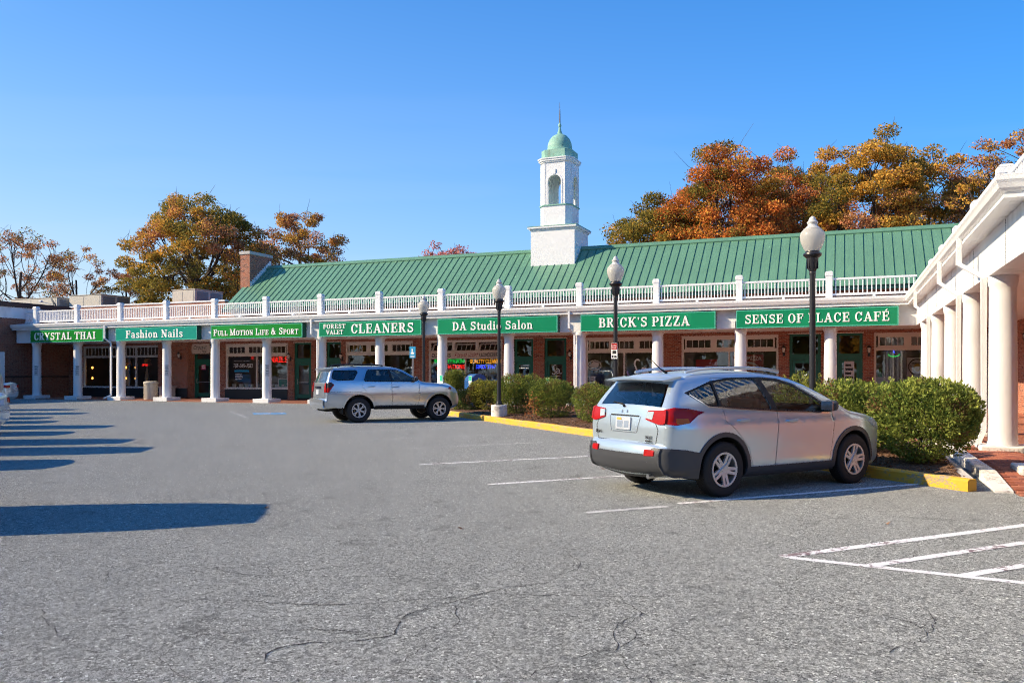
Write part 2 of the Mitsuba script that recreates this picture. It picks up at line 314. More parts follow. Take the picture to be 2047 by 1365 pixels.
GL = {
 'C': (lambda: U([gO(0.42, 0.5, 0.40, 0.52).difference(gR(0.55, 0.27, 1, 0.70)), gR(0.68, 0.62, 0.78, 0.98), Point(0.70, 0.28).buffer(0.06)]), 0.86),
 'R': (lambda: U([gV(0.1), gS(0.18, 0, .40), bowl(0.1, 0.47, 1.0, 0.60), gR(0, 1 - TN, 0.3, 1), gL((0.42, 0.5), (0.70, 0.02), TH * .9), gR(0.60, 0, 0.86, TN)]), 0.90),
 'Y': (lambda: U([gV(0.34, 0, 0.5), gS(0.44, 0, .44), gL((0.12, 0.97), (0.44, 0.42), TH), gL((0.76, 0.97), (0.44, 0.42), TN * 1.2), gS(0.14, 1, .36), gS(0.74, 1, .30)]), 0.92),
 'S': (lambda: U([gC(SHAPE_S, 0.145), gR(0.60, 0.68, 0.68, 1.0), gR(0.06, 0.0, 0.14, 0.34)]), 0.78),
 'T': (lambda: U([gV(0.32), gS(0.42, 0, .46), gR(0, 1 - TN, 0.84, 1), gR(0, 0.68, TN, 1), gR(0.84 - TN, 0.68, 0.84, 1)]), 0.90),
 'A': (lambda: U([gL((0.16, 0.02), (0.44, 0.98), TN * 1.3), gL((0.44, 0.98), (0.76, 0.02), TH), gR(0.24, 0.27, 0.66, 0.27 + TN), gS(0.16, 0, .34), gS(0.77, 0, .40)]), 0.98),
 'L': (lambda: U([gV(0.1), gR(0, 0, 0.72, TN), gR(0.72 - TN, 0, 0.72, 0.36), gS(0.2, 1, .42)]), 0.78),
 'H': (lambda: U([gV(0.1), gV(0.62), gR(0.1, 0.46, 0.8, 0.46 + TN)] + [gS(x, y, .40) for x in (.2, .72) for y in (0, 1)]), 0.98),
 'I': (lambda: U([gV(0.1), gS(0.2, 0, .42), gS(0.2, 1, .42)]), 0.46),
 'F': (lambda: U([gV(0.1), gS(0.2, 0, .44), gR(0, 1 - TN, 0.72, 1), gR(0.72 - TN, 0.66, 0.72, 1), gR(0.2, 0.48, 0.5, 0.48 + TN), gR(0.48, 0.38, 0.48 + TN, 0.68)]), 0.78),
 'E': (lambda: U([gV(0.1), gR(0, 0, 0.74, TN), gR(0, 1 - TN, 0.72, 1), gR(0.72 - TN, 0.66, 0.72, 1), gR(0.74 - TN, 0, 0.74, 0.34), gR(0.2, 0.48, 0.5, 0.48 + TN), gR(0.48, 0.38, 0.48 + TN, 0.68)]), 0.82),
 'U': (lambda: U([gV(0.1, 0.3), gR(0.66, 0.3, 0.66 + TN * 1.2, 1), gO(0.43, 0.34, 0.335, 0.36, TH * .75, TN).intersection(gR(0, -1, 1, 0.34)), gS(0.2, 1, .42), gS(0.71, 1, .34)]), 0.92),
 'M': (lambda: U([gR(0.12, 0, 0.12 + TN, 1), gV(0.84), gL((0.17, 0.97), (0.53, 0.05), TH * .9), gL((0.53, 0.05), (0.92, 0.97), TN), gS(0.16, 0, .34), gS(0.94, 0, .42), gS(0.14, 1, .30), gS(0.96, 1, .30)]), 1.18),
 'O': (lambda: gO(0.43, 0.5, 0.42, 0.52), 0.90),
 'N': (lambda: U([gR(0.12, 0, 0.12 + TN, 1), gR(0.70, 0, 0.70 + TN, 1), gL((0.14, 0.98), (0.74, 0.03), TH), gS(0.16, 0, .34), gS(0.12, 1, .28), gS(0.74, 1, .36)]), 0.94),
 '&': (lambda: U([gO(0.36, 0.76, 0.22, 0.26, .10, .07), gO(0.34, 0.28, 0.33, 0.30, .17, .08), gL((0.22, 0.66), (0.82, 0.03), .16), gC([(0.55, 0.12), (0.70, 0.30), (0.76, 0.5)], .07), gR(0.64, .46, .9, .53)]), 1.0),
 'P': (lambda: U([gV(0.1), gS(0.2, 0, .44), bowl(0.1, 0.42, 1.0, 0.64), gR(0, 1 - TN, 0.3, 1)]), 0.80),
 'V': (lambda: U([gL((0.14, 0.97), (0.46, 0.02), TH), gL((0.78, 0.97), (0.46, 0.02), TN * 1.2), gS(0.14, 1, .38), gS(0.78, 1, .32)]), 0.94),
 'D': (lambda: U([gV(0.1), bowl(0.1, 0.0, 1.0, 0.76), gR(0, 1 - TN, 0.3, 1), gR(0, 0, 0.3, TN)]), 0.92),
 'B': (lambda: U([gV(0.1), bowl(0.1, 0.48, 1.0, 0.60), bowl(0.1, 0.0, 0.48 + TN, 0.66), gR(0, 1 - TN, 0.3, 1), gR(0, 0, 0.3, TN)]), 0.84),
 'K': (lambda: U([gV(0.1), gS(0.2, 0, .42), gS(0.2, 1, .42), gL((0.28, 0.42), (0.72, 0.97), TN * 1.2), gL((0.42, 0.58), (0.76, 0.03), TH), gS(0.72, 1, .34), gS(0.78, 0, .34)]), 0.96),
 'Z': (lambda: U([gR(0.04, 1 - TN, 0.72, 1), gR(0.04, 0, 0.74, TN), gL((0.64, 0.96), (0.14, 0.04), TH), gR(0.04, 0.68, 0.04 + TN, 1), gR(0.74 - TN, 0, 0.74, 0.34)]), 0.80),
 "'": (lambda: U([Point(0.12, 0.9).buffer(0.09), Polygon([(0.06, .9), (.21, .92), (.14, .70), (.08, .68)])]), 0.28),
 'a': (lambda: U([gO(0.27, 0.20, 0.25, 0.22, .14, .07), gR(0.40, 0.05, 0.56, 0.5), gC([(0.10, 0.54), (0.20, 0.64), (0.36, 0.64), (0.48, 0.5)], .10), gR(.5, 0, .66, TN)]), 0.68),
 's': (lambda: affinity.scale(gC(SHAPE_S, 0.17), 0.74, 0.68, origin=(0, 0)), 0.54),
 'h': (lambda: U([gV(0.08, 0, 1.05, .17), gV(0.46, 0, 0.48, .17), gO(0.35, 0.42, 0.28, 0.25, .16, .10).intersection(gR(.16, .42, 1, 1)), gS(.16, 0, .34), gS(.55, 0, .34), gR(0, 1.05 - TN, .2, 1.05)]), 0.76),
 'i': (lambda: U([gV(0.08, 0, 0.67, .17), gS(.17, 0, .36), gR(0, .67 - TN, .2, .67), Point(.16, .88).buffer(.105)]), 0.38),
 'o': (lambda: gO(0.31, 0.33, 0.30, 0.36, .16, .07), 0.66),
 'n': (lambda: U([gV(0.08, 0, 0.67, .17), gV(0.46, 0, 0.45, .17), gO(0.35, 0.42, 0.28, 0.26, .16, .10).intersection(gR(.16, .42, 1, 1)), gS(.16, 0, .34), gS(.55, 0, .34), gR(0, .67 - TN, .2, .67)]), 0.76),
 'l': (lambda: U([gV(0.08, 0, 1.05, .17), gS(.17, 0, .36), gR(0, 1.05 - TN, .2, 1.05)]), 0.38),
 't': (lambda: U([gV(0.14, 0.1, 0.9, .16), gR(0, .67 - TN, .46, .67), gC([(.22, .2), (.26, .06), (.38, .05), (.46, .16)], .09)]), 0.48),
 'u': (lambda: U([gV(0.08, 0.2, 0.67, .17), gV(0.46, 0, 0.67, .17), gO(0.34, 0.24, 0.26, 0.25, .15, .10).intersection(gR(0, -1, .5, .24)), gR(0, .67 - TN, .2, .67), gR(.38, .67 - TN, .56, .67), gR(.5, 0, .72, TN)]), 0.76),
 'd': (lambda: U([gO(0.28, 0.33, 0.27, 0.35, .15, .07), gV(0.40, 0, 1.05, .16), gR(.32, 1.05 - TN, .5, 1.05), gR(.5, 0, .66, TN)]), 0.70),
}
_gc = {}
def glyph(ch):
    if ch not in _gc: _gc[ch] = (GL[ch][0](), GL[ch][1])
    return _gc[ch]
def layout(text, cap, small=None, gap=0.08):
    """[(polygon, char)] of a line of slab-serif lettering from x = 0, and its width; with small, letters after each word's first are small capitals."""
    x, out, first = 0.0, [], True
    for ch in text:
        if ch == ' ': x += 0.42 * cap; first = True; continue
        acc = ch == 'É'; base = 'E' if acc else ch
        s = cap if (small is None or first or ch in "&") else cap * small
        g, adv = glyph(base)
        if acc: g = U([g, gL((0.36, 1.06), (0.56, 1.24), .10)])
        out.append((affinity.translate(affinity.scale(g, s, s, origin=(0, 0)), x, 0), ch)); x += (adv + gap) * s; first = False
    return out, x

SWZ = 0.035
# ================================================================== GROUND, KERBS, BEDS
KT, KN = np.array([-0.7193, 0.6947]), np.array([0.6947, 0.7193])     # along and behind the yellow kerb
def kp(t, q): return KT * t + KN * q
T0, T1 = 7.55, 34.0          # kerb from the wing walkway to beyond the white off-roader
P0 = kp(T0, 10.0)
struct('ground', sheet(sbox(-900, -900, 900, 900), 0.0), 'asphalt')
bed_outer = Polygon([kp(T0, 10.0), (1.62, 17.4), (1.62, 34.0), kp(T1 - 2, 18), kp(T1, 10.0)])
# painted stall lines, hatched corner, accessible bay
S_DIR = np.array([math.cos(math.radians(46.5)), math.sin(math.radians(46.5))])
def stripe(a, b, w, m='line_worn', z=0.004):
    a, b = np.array(a, float), np.array(b, float); t = (b - a) / np.linalg.norm(b - a); n = np.array([-t[1], t[0]]) * w / 2
    return struct('parking_line', sheet(Polygon([a + n, b + n, b - n, a - n]), z), m)
for a, b, m in (((-1.9, 9.95), (0.95, 13.0), 'line_paint'), ((-4.75, 10.62), (-2.1, 13.5), 'line_paint'), ((-6.9, 12.45), (-4.35, 15.2), 'line_paint'), ((-8.6, 15.0), (-6.45, 17.6), 'line_worn'), ((-10.6, 16.6), (-8.35, 19.2), 'line_worn'),
                ((-12.7, 18.6), (-10.2, 21.5), 'line_worn'), ((-15.1, 20.8), (-12.5, 23.6), 'line_worn'), ((-2.75, 8.9), (-1.98, 9.7), 'line_worn')):
    stripe(a, b, 0.10, m)
A, B, Cc = (-0.52, 7.42), (2.9, 11.22), (4.4, 6.80)
stripe(A, B, 0.11, 'line_paint'); stripe((-0.45, 7.41), Cc, 0.10, 'line_paint', 0.0044)
for k, x in enumerate((0.19, 0.86, 1.75, 2.65)):
    y = 7.41 - (x + 0.45) * 0.126; stripe((x, y + 0.03), (x + 2.9, y + 0.03 + 2.9 * 1.13), 0.10, 'line_paint', 0.0048)
stripe((-23.8, 26.8), (-21.4, 29.6), 0.10); stripe((-23.8, 26.8), (-19.6, 23.0), 0.10); stripe((-21.7, 25.0), (-18.6, 28.2), 0.10); stripe((-27.5, 30.5), (-25.4, 33.2), 0.10); stripe((-31.5, 31.4), (-29.3, 33.8), 0.10)
ctr = np.array([-21.0, 25.9])
wheelchair = U([Point(0, 0.9).buffer(.14), gL((0, .75), (0.02, .3), .13), gL((0.0, .3), (.38, .3), .13), gL((.36, .3), (.5, -.05), .13), gO(0, .05, .38, .38, .09, .09).difference(sbox(-.05, .1, 1, 1))])
k = struct('parking_line', sheet(affinity.translate(affinity.rotate(sbox(-.62, -.62, .62, .62), -47, origin=(0, 0)), *ctr), 0.0042), 'blue_paint')
struct('parking_line', sheet(affinity.translate(affinity.rotate(affinity.translate(affinity.scale(wheelchair, .8, .8, origin=(0, 0)), -.08, -.25), -47, origin=(0, 0)), *ctr), 0.0084), 'line_paint')
# cracks in the old asphalt
rc = np.random.default_rng(5)
def crack(pts, w):
    q = spline(pts, max(8, int(np.sum(np.linalg.norm(np.diff(np.array(pts), axis=0), axis=1)) / 0.05)))
    q = q + rc.normal(0, 0.012, q.shape) + np.cumsum(rc.normal(0, 0.004, q.shape), axis=0)
    t = np.gradient(q, axis=0); t /= np.linalg.norm(t, axis=1, keepdims=True); n = np.column_stack([-t[:, 1], t[:, 0]])
    ww = w * 0.7 * (0.35 + 0.9 * rc.random(len(q)))[:, None]; ww[0] = ww[-1] = 0.001
    L, R = q + n * ww / 2, q - n * ww / 2; m = len(q)
    V = np.column_stack([np.vstack([L, R]), np.full(2 * m, 0.0036)]); F = [(i, m + i, m + i + 1) for i in range(m - 1)] + [(i, m + i + 1, i + 1) for i in range(m - 1)]
    put('ground', 'crack', trimesh.Trimesh(V, F, process=False), 'crack_dark', kind=None)
mat('crack_dark', (0.022, 0.021, 0.021), 0.95)
def gpx(x, y):
    d = 1621.1 * 1.6 / (y - 745.4); u = (x - 1023.5) / 1621.1; return (d * (-math.sin(PAN) + u * math.cos(PAN)), d * (math.cos(PAN) + u * math.sin(PAN)))
CR_ = [([(-2.95, 3.6), (-2.74, 4.1), (-2.57, 4.28), (-2.68, 4.55), (-2.58, 4.98), (-2.42, 5.36), (-2.05, 5.78)], .015), ([(-2.57, 4.28), (-3.02, 4.22), (-3.38, 4.05), (-3.70, 3.78)], .014), ([(-2.42, 5.36), (-2.0, 5.50), (-1.2, 5.80)], .012),
       ([(-4.6, 3.9), (-4.45, 4.2), (-4.2, 4.42), (-3.3, 4.65), (-2.9, 4.9), (-2.5, 5.2)], .014), ([(-3.9, 5.3), (-3.2, 5.6), (-2.5, 6.1), (-1.9, 6.5)], .010), ([(-5.0, 5.1), (-4.2, 5.3), (-3.6, 5.9), (-3.0, 6.1)], .010),
       ([(-2.44, 5.9), (-2.1, 6.1), (-2.05, 6.45), (-2.3, 6.8)], .010), ([(-0.9, 5.4), (-.45, 5.75), (-.2, 6.1)], .009), ([(0.1, 5.0), (.45, 5.6), (.5, 6.1)], .008), ([(-3.6, 8.6), (-2.9, 9.0), (-2.5, 9.6)], .010),
       ([(-6.2, 6.6), (-5.0, 7.2), (-4.2, 7.5), (-3.1, 8.5)], .008), ([(-14.5, 13.0), (-12.0, 14.3), (-10.2, 15.8), (-8.5, 16.4)], .018), ([(-9.5, 8.5), (-7.8, 9.9), (-6.0, 10.4), (-4.7, 10.5)], .010), ([(.35, 7.5), (.5, 7.75), (.55, 8.1)], .012), ([(-17.5, 17.0), (-15, 18.2), (-13.0, 20.6)], .02), ([(-23, 22), (-19, 22.8), (-15.8, 24.5)], .02)]
for _ in range(26):          # hairlines wandering over the worn surface
    a_ = rc.uniform(0, 6.28); p_ = np.array(gpx(rc.uniform(0, 1900), rc.uniform(960, 1360))); q_ = [p_]
    for _ in range(int(rc.integers(3, 7))): a_ += rc.normal(0, .5); q_.append(q_[-1] + rc.uniform(.12, .4) * np.array([math.cos(a_), math.sin(a_)]))
    CR_.append(([tuple(v) for v in q_], rc.uniform(.006, .011)))
for pts, w in CR_: crack(pts, w)
# raised island behind the yellow kerb
seg = 2.44; n = int((T1 - T0) / seg) + 1
for i in range(n):
    t0, t1 = T0 + i * seg, min(T0 + (i + 1) * seg, T1) - 0.008
    prof = [(0.0, -0.05), (0.0, 0.145), (0.03, 0.17), (0.15, 0.17), (0.17, 0.15), (0.17, -0.05)]
    m = prism_x(prof, t0, t1); R = np.eye(4); R[:2, 0] = KT; R[:2, 1] = KN; R[:2, 3] = KN * 10.0
    m.apply_transform(R); m.fix_normals(); m.vertices[:, 2] += 0.004 * ((i * 7) % 3 - 1)
    if i == 0: KERB = numbered('kerb'); labels[KERB] = {'kind': 'structure'}
    put(KERB, 'segment', m, 'yellow_paint')
bed = Polygon([kp(T0 + .02, 10.165), (1.47, 12.9), (1.47, 18.5), kp(T0 + 2.2, 14.6), kp(T1, 14.2), kp(T1, 10.165)])
gx, gy = np.meshgrid(np.linspace(T0 - .2, T1, 190), np.linspace(10.12, 15.0, 44)); pp = gx[..., None] * KT + gy[..., None] * KN
zz = 0.125 + 0.10 * np.sin((np.clip(gy, 10.15, 14.2) - 10.15) / 4.05 * np.pi) ** .7 + 0.035 * meshkit.fbm(np.dstack([pp * 3, 0 * gx]), 3)
V = np.dstack([pp, zz]).reshape(-1, 3); idx = np.arange(V.shape[0]).reshape(gx.shape)
F = np.vstack([np.column_stack([idx[:-1, :-1].ravel(), idx[:-1, 1:].ravel(), idx[1:, 1:].ravel()]), np.column_stack([idx[:-1, :-1].ravel(), idx[1:, 1:].ravel(), idx[1:, :-1].ravel()])])
cen = V[F].mean(1); keep = shapely.contains_xy(bed, cen[:, 0], cen[:, 1]); F = F[keep][:, ::-1]
mb = trimesh.Trimesh(V, F, process=False); mb.remove_unreferenced_vertices()
if mb.face_normals[:, 2].mean() < 0: mb.invert()
struct('planting_bed', mb, 'mulch', True)
struct('kerb', bx(1.47, 1.62, 12.62, 18.5, -0.05, 0.165, .015), 'concrete')
plaza = Polygon([kp(T0 + 2.2, 14.5), (1.47, 18.4), (1.47, 34.6), kp(T1, 20.2), kp(T1, 14.1)])
struct('sidewalk', sheet(plaza, 0.115, -0.05), 'paver')
struct('sidewalk', bx(-48.2, 1.85, 34.90, 39.3, -0.05, SWZ), 'paver')
# wing walkway: white-painted kerb, ramp of single bricks in front
for i, (a, b) in enumerate(((13.9, 15.6), (15.61, 17.3), (17.31, 34.9))):
    if i == 0: WK = numbered('kerb'); labels[WK] = {'kind': 'structure'}
    put(WK, 'segment', bx(1.86, 2.08, a, b, -0.05, 0.15, .02), 'curb_white')
ramp = ex_wall_x(Polygon([(12.5, -0.03), (12.5, 0.03), (13.89, 0.15), (13.89, -0.03)]), 1.84, 2.06); put(WK, 'segment', ramp, 'curb_white')
PATH = struct('brick_path', bx(2.08, 5.75, 13.9, 34.9, -0.05, 0.142), 'paver_joint') if False else None
mat('paver_joint', (0.17, 0.13, 0.11), 0.95)
PATH = struct('brick_path', cat_([bx(2.08, 5.75, 17.9, 39.0, -0.05, 0.145), ex_wall_x(Polygon([(12.2, -0.05), (12.2, -0.005), (14.2, 0.108), (17.9, 0.112), (17.9, -0.05)]), 2.08, 5.75)]), 'paver')
bmats = []
for i, (c) in enumerate(((0.28, 0.09, 0.052), (0.23, 0.07, 0.04), (0.33, 0.125, 0.075), (0.25, 0.095, 0.065), (0.19, 0.058, 0.04))):
    mat('paver_brick_%d' % i, c, 0.85); bmats.append('paver_brick_%d' % i)
brick_src = bx(-0.0965, 0.0965, -0.0465, 0.0465, -0.03, 0.03, 0.006)
protos = []
rb = np.random.default_rng(2)
cnt = 0
for j in range(54):
    for i in range(9):
        x, y = 2.19 + i * 0.2 + (0.1 if j % 2 else 0.0), 12.28 + j * 0.1
        if x > 3.0 and y < 13.0 and x > 2.9: pass
        if y > 17.6 or cnt >= 299 or x > 2.95: continue
        z = np.interp(y, [12.2, 14.2, 17.9], [-0.005, 0.108, 0.112]) + 0.004 + rb.normal(0, .0015)
        sl = math.degrees(math.atan(0.113 / 2.0)) if y < 14.2 else 0.06
        tf = T().translate([x, y, z - 0.012]).rotate([1, 0, 0], sl + rb.normal(0, .5)).rotate([0, 1, 0], rb.normal(0, .5))
        b = int(rb.integers(5))
        if len([p for p in protos if p[0] == b]) == 0:
            k = put(PATH, 'brick', brick_src, bmats[b]); scene[k]['to_world'] = tf; protos.append((b, k))
        else: again(PATH, 'brick', [p for p in protos if p[0] == b][0][1], tf)
        cnt += 1

# ================================================================== MAIN BUILDING
YC, YW = 35.4, 39.0                       # column line, shop wall
XC0, XS = -46.57, 3.5368
XL, XR = -48.05, 2.53                     # left end of the eaves, inner corner with the wing
arcade = thing('shopping_arcade', 'long one storey brick shop building with green metal roof and white column arcade', 'shop building')
z_top = 3.36
OPEN = [('door', -50.0, -49.1), ('win', -46.95, -39.97), ('door', -37.44, -36.05), ('win', -34.96, -30.32), ('door', -29.88, -28.66), ('door', -27.62, -26.62), ('win', -26.32, -21.95), ('win', -20.99, -16.62),
        ('door', -15.98, -14.9), ('door', -14.30, -13.10), ('win', -12.10, -8.15), ('win', -7.30, -2.87), ('door', -2.40, -1.05), ('door', -0.42, 0.68), ('win', 1.13, 5.05)]
OPEN[0] = ('door', -47.9, -47.2)
hole = [sbox(a, SWZ if k == 'door' else 0.66, b, z_top) for k, a, b in OPEN]
wall = sbox(-48.2, -0.05, 5.75, 5.46).difference(U(hole))
# the lower flat-roofed end (left) is only as high as its parapet
wall = wall.difference(sbox(-60, 5.95, -35.0, 9)).union(sbox(-48.2, 5.3, -35.0, 5.95))
put(arcade, 'wall', ex_wall(wall, YW, YW + 0.3), 'brick')
put(arcade, 'parapet_cap', bx(-48.2, -34.95, YW - 0.04, YW + 0.34, 5.952, 6.05, .01), 'white_trim')
put(arcade, 'parapet_cap', bx(-35.3, -34.95, YW + .35, YW + 7, 5.952, 6.05, .01), 'coping_brown')
put(arcade, 'side_wall', cat_([bx(-35.25, -35.0, YW + .32, YW + 7, 4, 5.95), bx(-48.2, -35.26, 44.2, 44.4, 0, 5.9), bx(-48.2, -35.3, 39.32, 44.2, 5.3, 5.4)]), 'brick')
# rooms behind the shop fronts
walls_x = [-39.0, -30.1, -16.4, -12.6, -2.6, 0.9]
put(arcade, 'room', cat_([bx(-48.2, 5.7, 43.2, 43.4, 0.1, 3.9), bx(-48.2, 5.7, 39.32, 43.4, 3.9, 4.0), bx(-48.2, -48.0, 39.32, 43.2, 0.1, 3.9), bx(5.5, 5.7, 39.32, 43.2, 0.1, 3.9)] + [bx(x, x + .12, 39.34, 43.2, 0.1, 3.9) for x in walls_x]), 'room_wall')
put(arcade, 'room_floor', bx(-48.2, 5.7, 39.31, 43.4, 0.02, 0.10), 'room_floor')
# ceiling of the arcade, deck above it
put(arcade, 'arcade_ceiling', bx(-48.1, 5.75, 35.62, YW - 0.005, 3.50, 3.56), 'white_trim')
put(arcade, 'arcade_deck', bx(-48.1, 2.3, 35.0, YW - 0.01, 4.48, 4.60), 'unit_grey')
EAVE = {'gutter': [(0.30, 4.54), (0.42, 4.54), (0.42, 4.565), (0.45, 4.565), (0.45, 4.50), (0.425, 4.455), (0.40, 4.385), (0.36, 4.345), (0.30, 4.335)],
        'roof_edge': [(-0.30, 4.60), (0.37, 4.572), (0.435, 4.572), (0.435, 4.59), (-0.30, 4.67)],
        'fascia': [(0.20, 4.30), (0.298, 4.30), (0.298, 4.56), (0.20, 4.56)], 'eave_trim': [(0.20, 4.245), (0.325, 4.245), (0.325, 4.298), (0.20, 4.298)],
        'soffit': [(-0.10, 4.25), (0.199, 4.25), (0.199, 4.28), (-0.10, 4.28)], 'beam': [(-0.50, 3.46), (0.0, 3.46), (0.0, 4.248), (-0.50, 4.248)]}
def eave(parent, a, b, na, nb, n, mats, names=None):
    """An eaves profile (outward o, z) swept straight from corner a to corner b; na, nb are the neighbours' outward normals (mitre), n its own."""
    a, b, n = (np.array(v, float) for v in (a, b, n)); ma = n if na is None else (n + np.array(na)) / (1 + n @ np.array(na)); mb_ = n if nb is None else (n + np.array(nb)) / (1 + n @ np.array(nb))
    for name, prof in EAVE.items():
        pr = np.array(prof); v, f = trimesh.creation.triangulate_polygon(Polygon(pr), engine='earcut')
        k = len(pr); V = [np.r_[a + ma * o, z] for o, z in pr] + [np.r_[b + mb_ * o, z] for o, z in pr]; F = []
        for i in range(k):
            j = (i + 1) % k; F += [(i, j, j + k), (i, j + k, i + k)]
        vi = [int(np.argmin(np.abs(pr - q).sum(1))) for q in v]
        F += [tuple(vi[c] for c in t) for t in f] + [tuple(vi[c] + k for c in t[::-1]) for t in f]
        m = trimesh.Trimesh(V, F, process=True); m.fix_normals(); put(parent, name, m, mats.get(name, 'white_paint'))
em = {'gutter': 'white_metal', 'roof_edge': 'white_metal', 'fascia': 'white_trim', 'eave_trim': 'white_trim'}
eave(arcade, (XL, 35.15), (XR, 35.15), None, (-1, 0), (0, -1), em)
# columns: every second-metre shaft with a square plinth
def col_mesh(z0): return lathe([(0, z0), (0.262, z0), (0.262, z0 + .06), (0.252, z0 + .08), (0.252, z0 + .8), (0.246, 2.2), (0.232, 3.16), (0.236, 3.24), (0.258, 3.28), (0.27, 3.36), (0.27, 3.457), (0, 3.457)], 40)
shaft, plinth = col_mesh(0.215), bx(-0.52, 0.52, -0.52, 0.52, -0.02, 0.215, 0.012)
c0 = None
for i in range(15):
    x = XC0 + XS * i; tf = T().translate([x, YC, 0])
    if x > 3: continue
    if x > XR - 0.3: continue
    if c0 is None:
        c0 = put(arcade, 'column', shaft, 'white_paint', 35); scene[c0]['to_world'] = tf; pl0 = put(c0, 'plinth', plinth, 'white_paint'); scene[pl0]['to_world'] = tf; notice = None
    else:
        c = again(arcade, 'column', c0, tf); p_ = again(c, 'plinth', pl0, tf)
# green standing-seam roof, one panel at a time
E0, R0 = np.array([38.52, 5.40]), np.array([42.0, 8.30])
RX0, RX1, PW = -34.75, 8.1, 0.408
roof = put(arcade, 'roof', cat_([ex_wall_x(Polygon([(38.6, 5.36), (42, 8.2), (45.4, 5.36)]), RX0 + .1, RX1)]), 'green_seam')
sl = (R0 - E0) / np.linalg.norm(R0 - E0); nn = np.array([-sl[1], sl[0]])
prof = []
for s, h in ((0, 0), (PW - .024, 0), (PW - .024, .026), (PW, .026), (PW, -.02), (0, -.02)): prof.append((s, h))
panel = trimesh.creation.extrude_polygon(Polygon(prof), float(np.linalg.norm(R0 - E0)), engine='earcut')
M4 = np.eye(4); M4[:3, 0] = (1, 0, 0); M4[:3, 1] = (0, nn[0], nn[1]); M4[:3, 2] = (0, sl[0], sl[1]); M4[:3, 3] = (0, E0[0] + nn[0] * .03, E0[1] + nn[1] * .03)
panel.apply_transform(M4); panel.fix_normals()
seam_fine = [bx(PW - .031, PW + .002, 0, 1, 0, 1)]
npan = int((RX1 - RX0) / PW); p0 = None
seam = trimesh.creation.box((.018, .032, float(np.linalg.norm(R0 - E0)) + .004)); seam.apply_translation((PW - .015, .02, float(np.linalg.norm(R0 - E0)) / 2)); seam.apply_transform(M4); seam.fix_normals()
for i in range(npan):
    tf = T().translate([RX0 + i * PW, 0, 0.0008 * ((i * 5) % 3)])
    if p0 is None: p0 = put(roof, 'panel', panel, 'green_metal'); scene[p0]['to_world'] = tf; s0 = put(roof, 'seam', seam, 'green_seam'); scene[s0]['to_world'] = tf
    else: again(roof, 'panel', p0, tf); again(roof, 'seam', s0, tf)
put(roof, 'ridge_cap', ex_wall_x(Polygon([(41.82, 8.2), (42.0, 8.36), (42.18, 8.2), (42.0, 8.42), (41.80, 8.24)]).buffer(.012), RX0 - .02, RX1), 'green_metal')
put(roof, 'back_slope', ex_wall_x(Polygon([(42.0, 8.29), (45.5, 5.37), (45.5, 5.41), (42.0, 8.33)]), RX0, RX1), 'green_metal')
put(arcade, 'gable', ex_wall_x(Polygon([(39.0, 4.2), (39.0, 5.5), (42, 8.1), (45.2, 5.4), (45.2, 4.2)]), RX0 + .12, RX0 + .4), 'brick')
put(roof, 'eave_board', bx(RX0, RX1, 38.56, 38.60, 5.24, 5.385), 'door_dark')
put(roof, 'rake_board', ex_wall_x(Polygon([(38.5, 5.2), (38.5, 5.42), (42, 8.34), (42, 8.12)]), RX0 - .03, RX0 + .02), 'green_seam')
# chimney at the left gable
CX = -34.25
ch = put(arcade, 'chimney', bx(-34.92, -34.2, 40.3, 42.4, 5.6, 8.95), 'brick', label='brick chimney on the left gable end')
put(ch, 'cap', bx(-34.98, -34.14, 40.24, 42.46, 8.952, 9.15, .02), 'concrete')
stairs = []
for i in range(12):
    y = 40.34 + i * 0.16; z = 5.40 + (y - 38.52) * 0.8333 + 0.06; stairs.append(bx(-34.198, -34.15, y, y + .17, z - .05, z + .30))
put(ch, 'flashing', cat_(stairs), 'white_metal')
# doors and shop windows
def pane(parent, x0, x1, z0, z1, y, m='glass_shop'):
    v = [(x0, y, z0), (x1, y, z0), (x1, y, z1), (x0, y, z1)]; return put(parent, 'pane', trimesh.Trimesh(v, [(0, 1, 2), (0, 2, 3)], process=False), m)
def shop_door(x0, x1, mt, transom=True, pan=True):
    y = YW + 0.10; zt = 2.46; d = put(arcade, 'door', cat_([bx(x0, x0 + .13, y, y + .12, SWZ, z_top - .001), bx(x1 - .13, x1, y, y + .12, SWZ, z_top - .001), bx(x0 + .13, x1 - .13, y, y + .12, 3.26, z_top - .001), bx(x0 + .13, x1 - .13, y + .002, y + .118, zt - .28, zt)]), mt)
    lx0, lx1 = x0 + .14, x1 - .14
    lf = put(d, 'leaf', cat_([bx(lx0, lx0 + .11, y + .03, y + .075, .13, zt - .29), bx(lx1 - .11, lx1, y + .03, y + .075, .13, zt - .29), bx(lx0 + .11, lx1 - .11, y + .03, y + .075, .13, .36), bx(lx0 + .11, lx1 - .11, y + .03, y + .075, zt - .42, zt - .29)]), mt)
    pane(d, lx0 + .11, lx1 - .11, .36, zt - .42, y + .055)
    pane(d, x0 + .13, x1 - .13, zt, 3.26, y + .055)
    put(d, 'handle', cat_([tube([(lx0 + .06, y - .03, .95), (lx0 + .06, y - .03, 1.25)], .014), tube([(lx0 + .06, y - .03, .97), (lx0 + .06, y + .04, .97)], .01), tube([(lx0 + .06, y - .03, 1.23), (lx0 + .06, y + .04, 1.23)], .01), bx(lx0 + .12, lx1 - .12, y + .02, y + .05, 1.03, 1.07)]), 'steel')
    put(d, 'lintel', bx(x0 - .04, x1 + .04, YW - .03, YW + .02, z_top, z_top + .04), 'frame_cream')
    return d
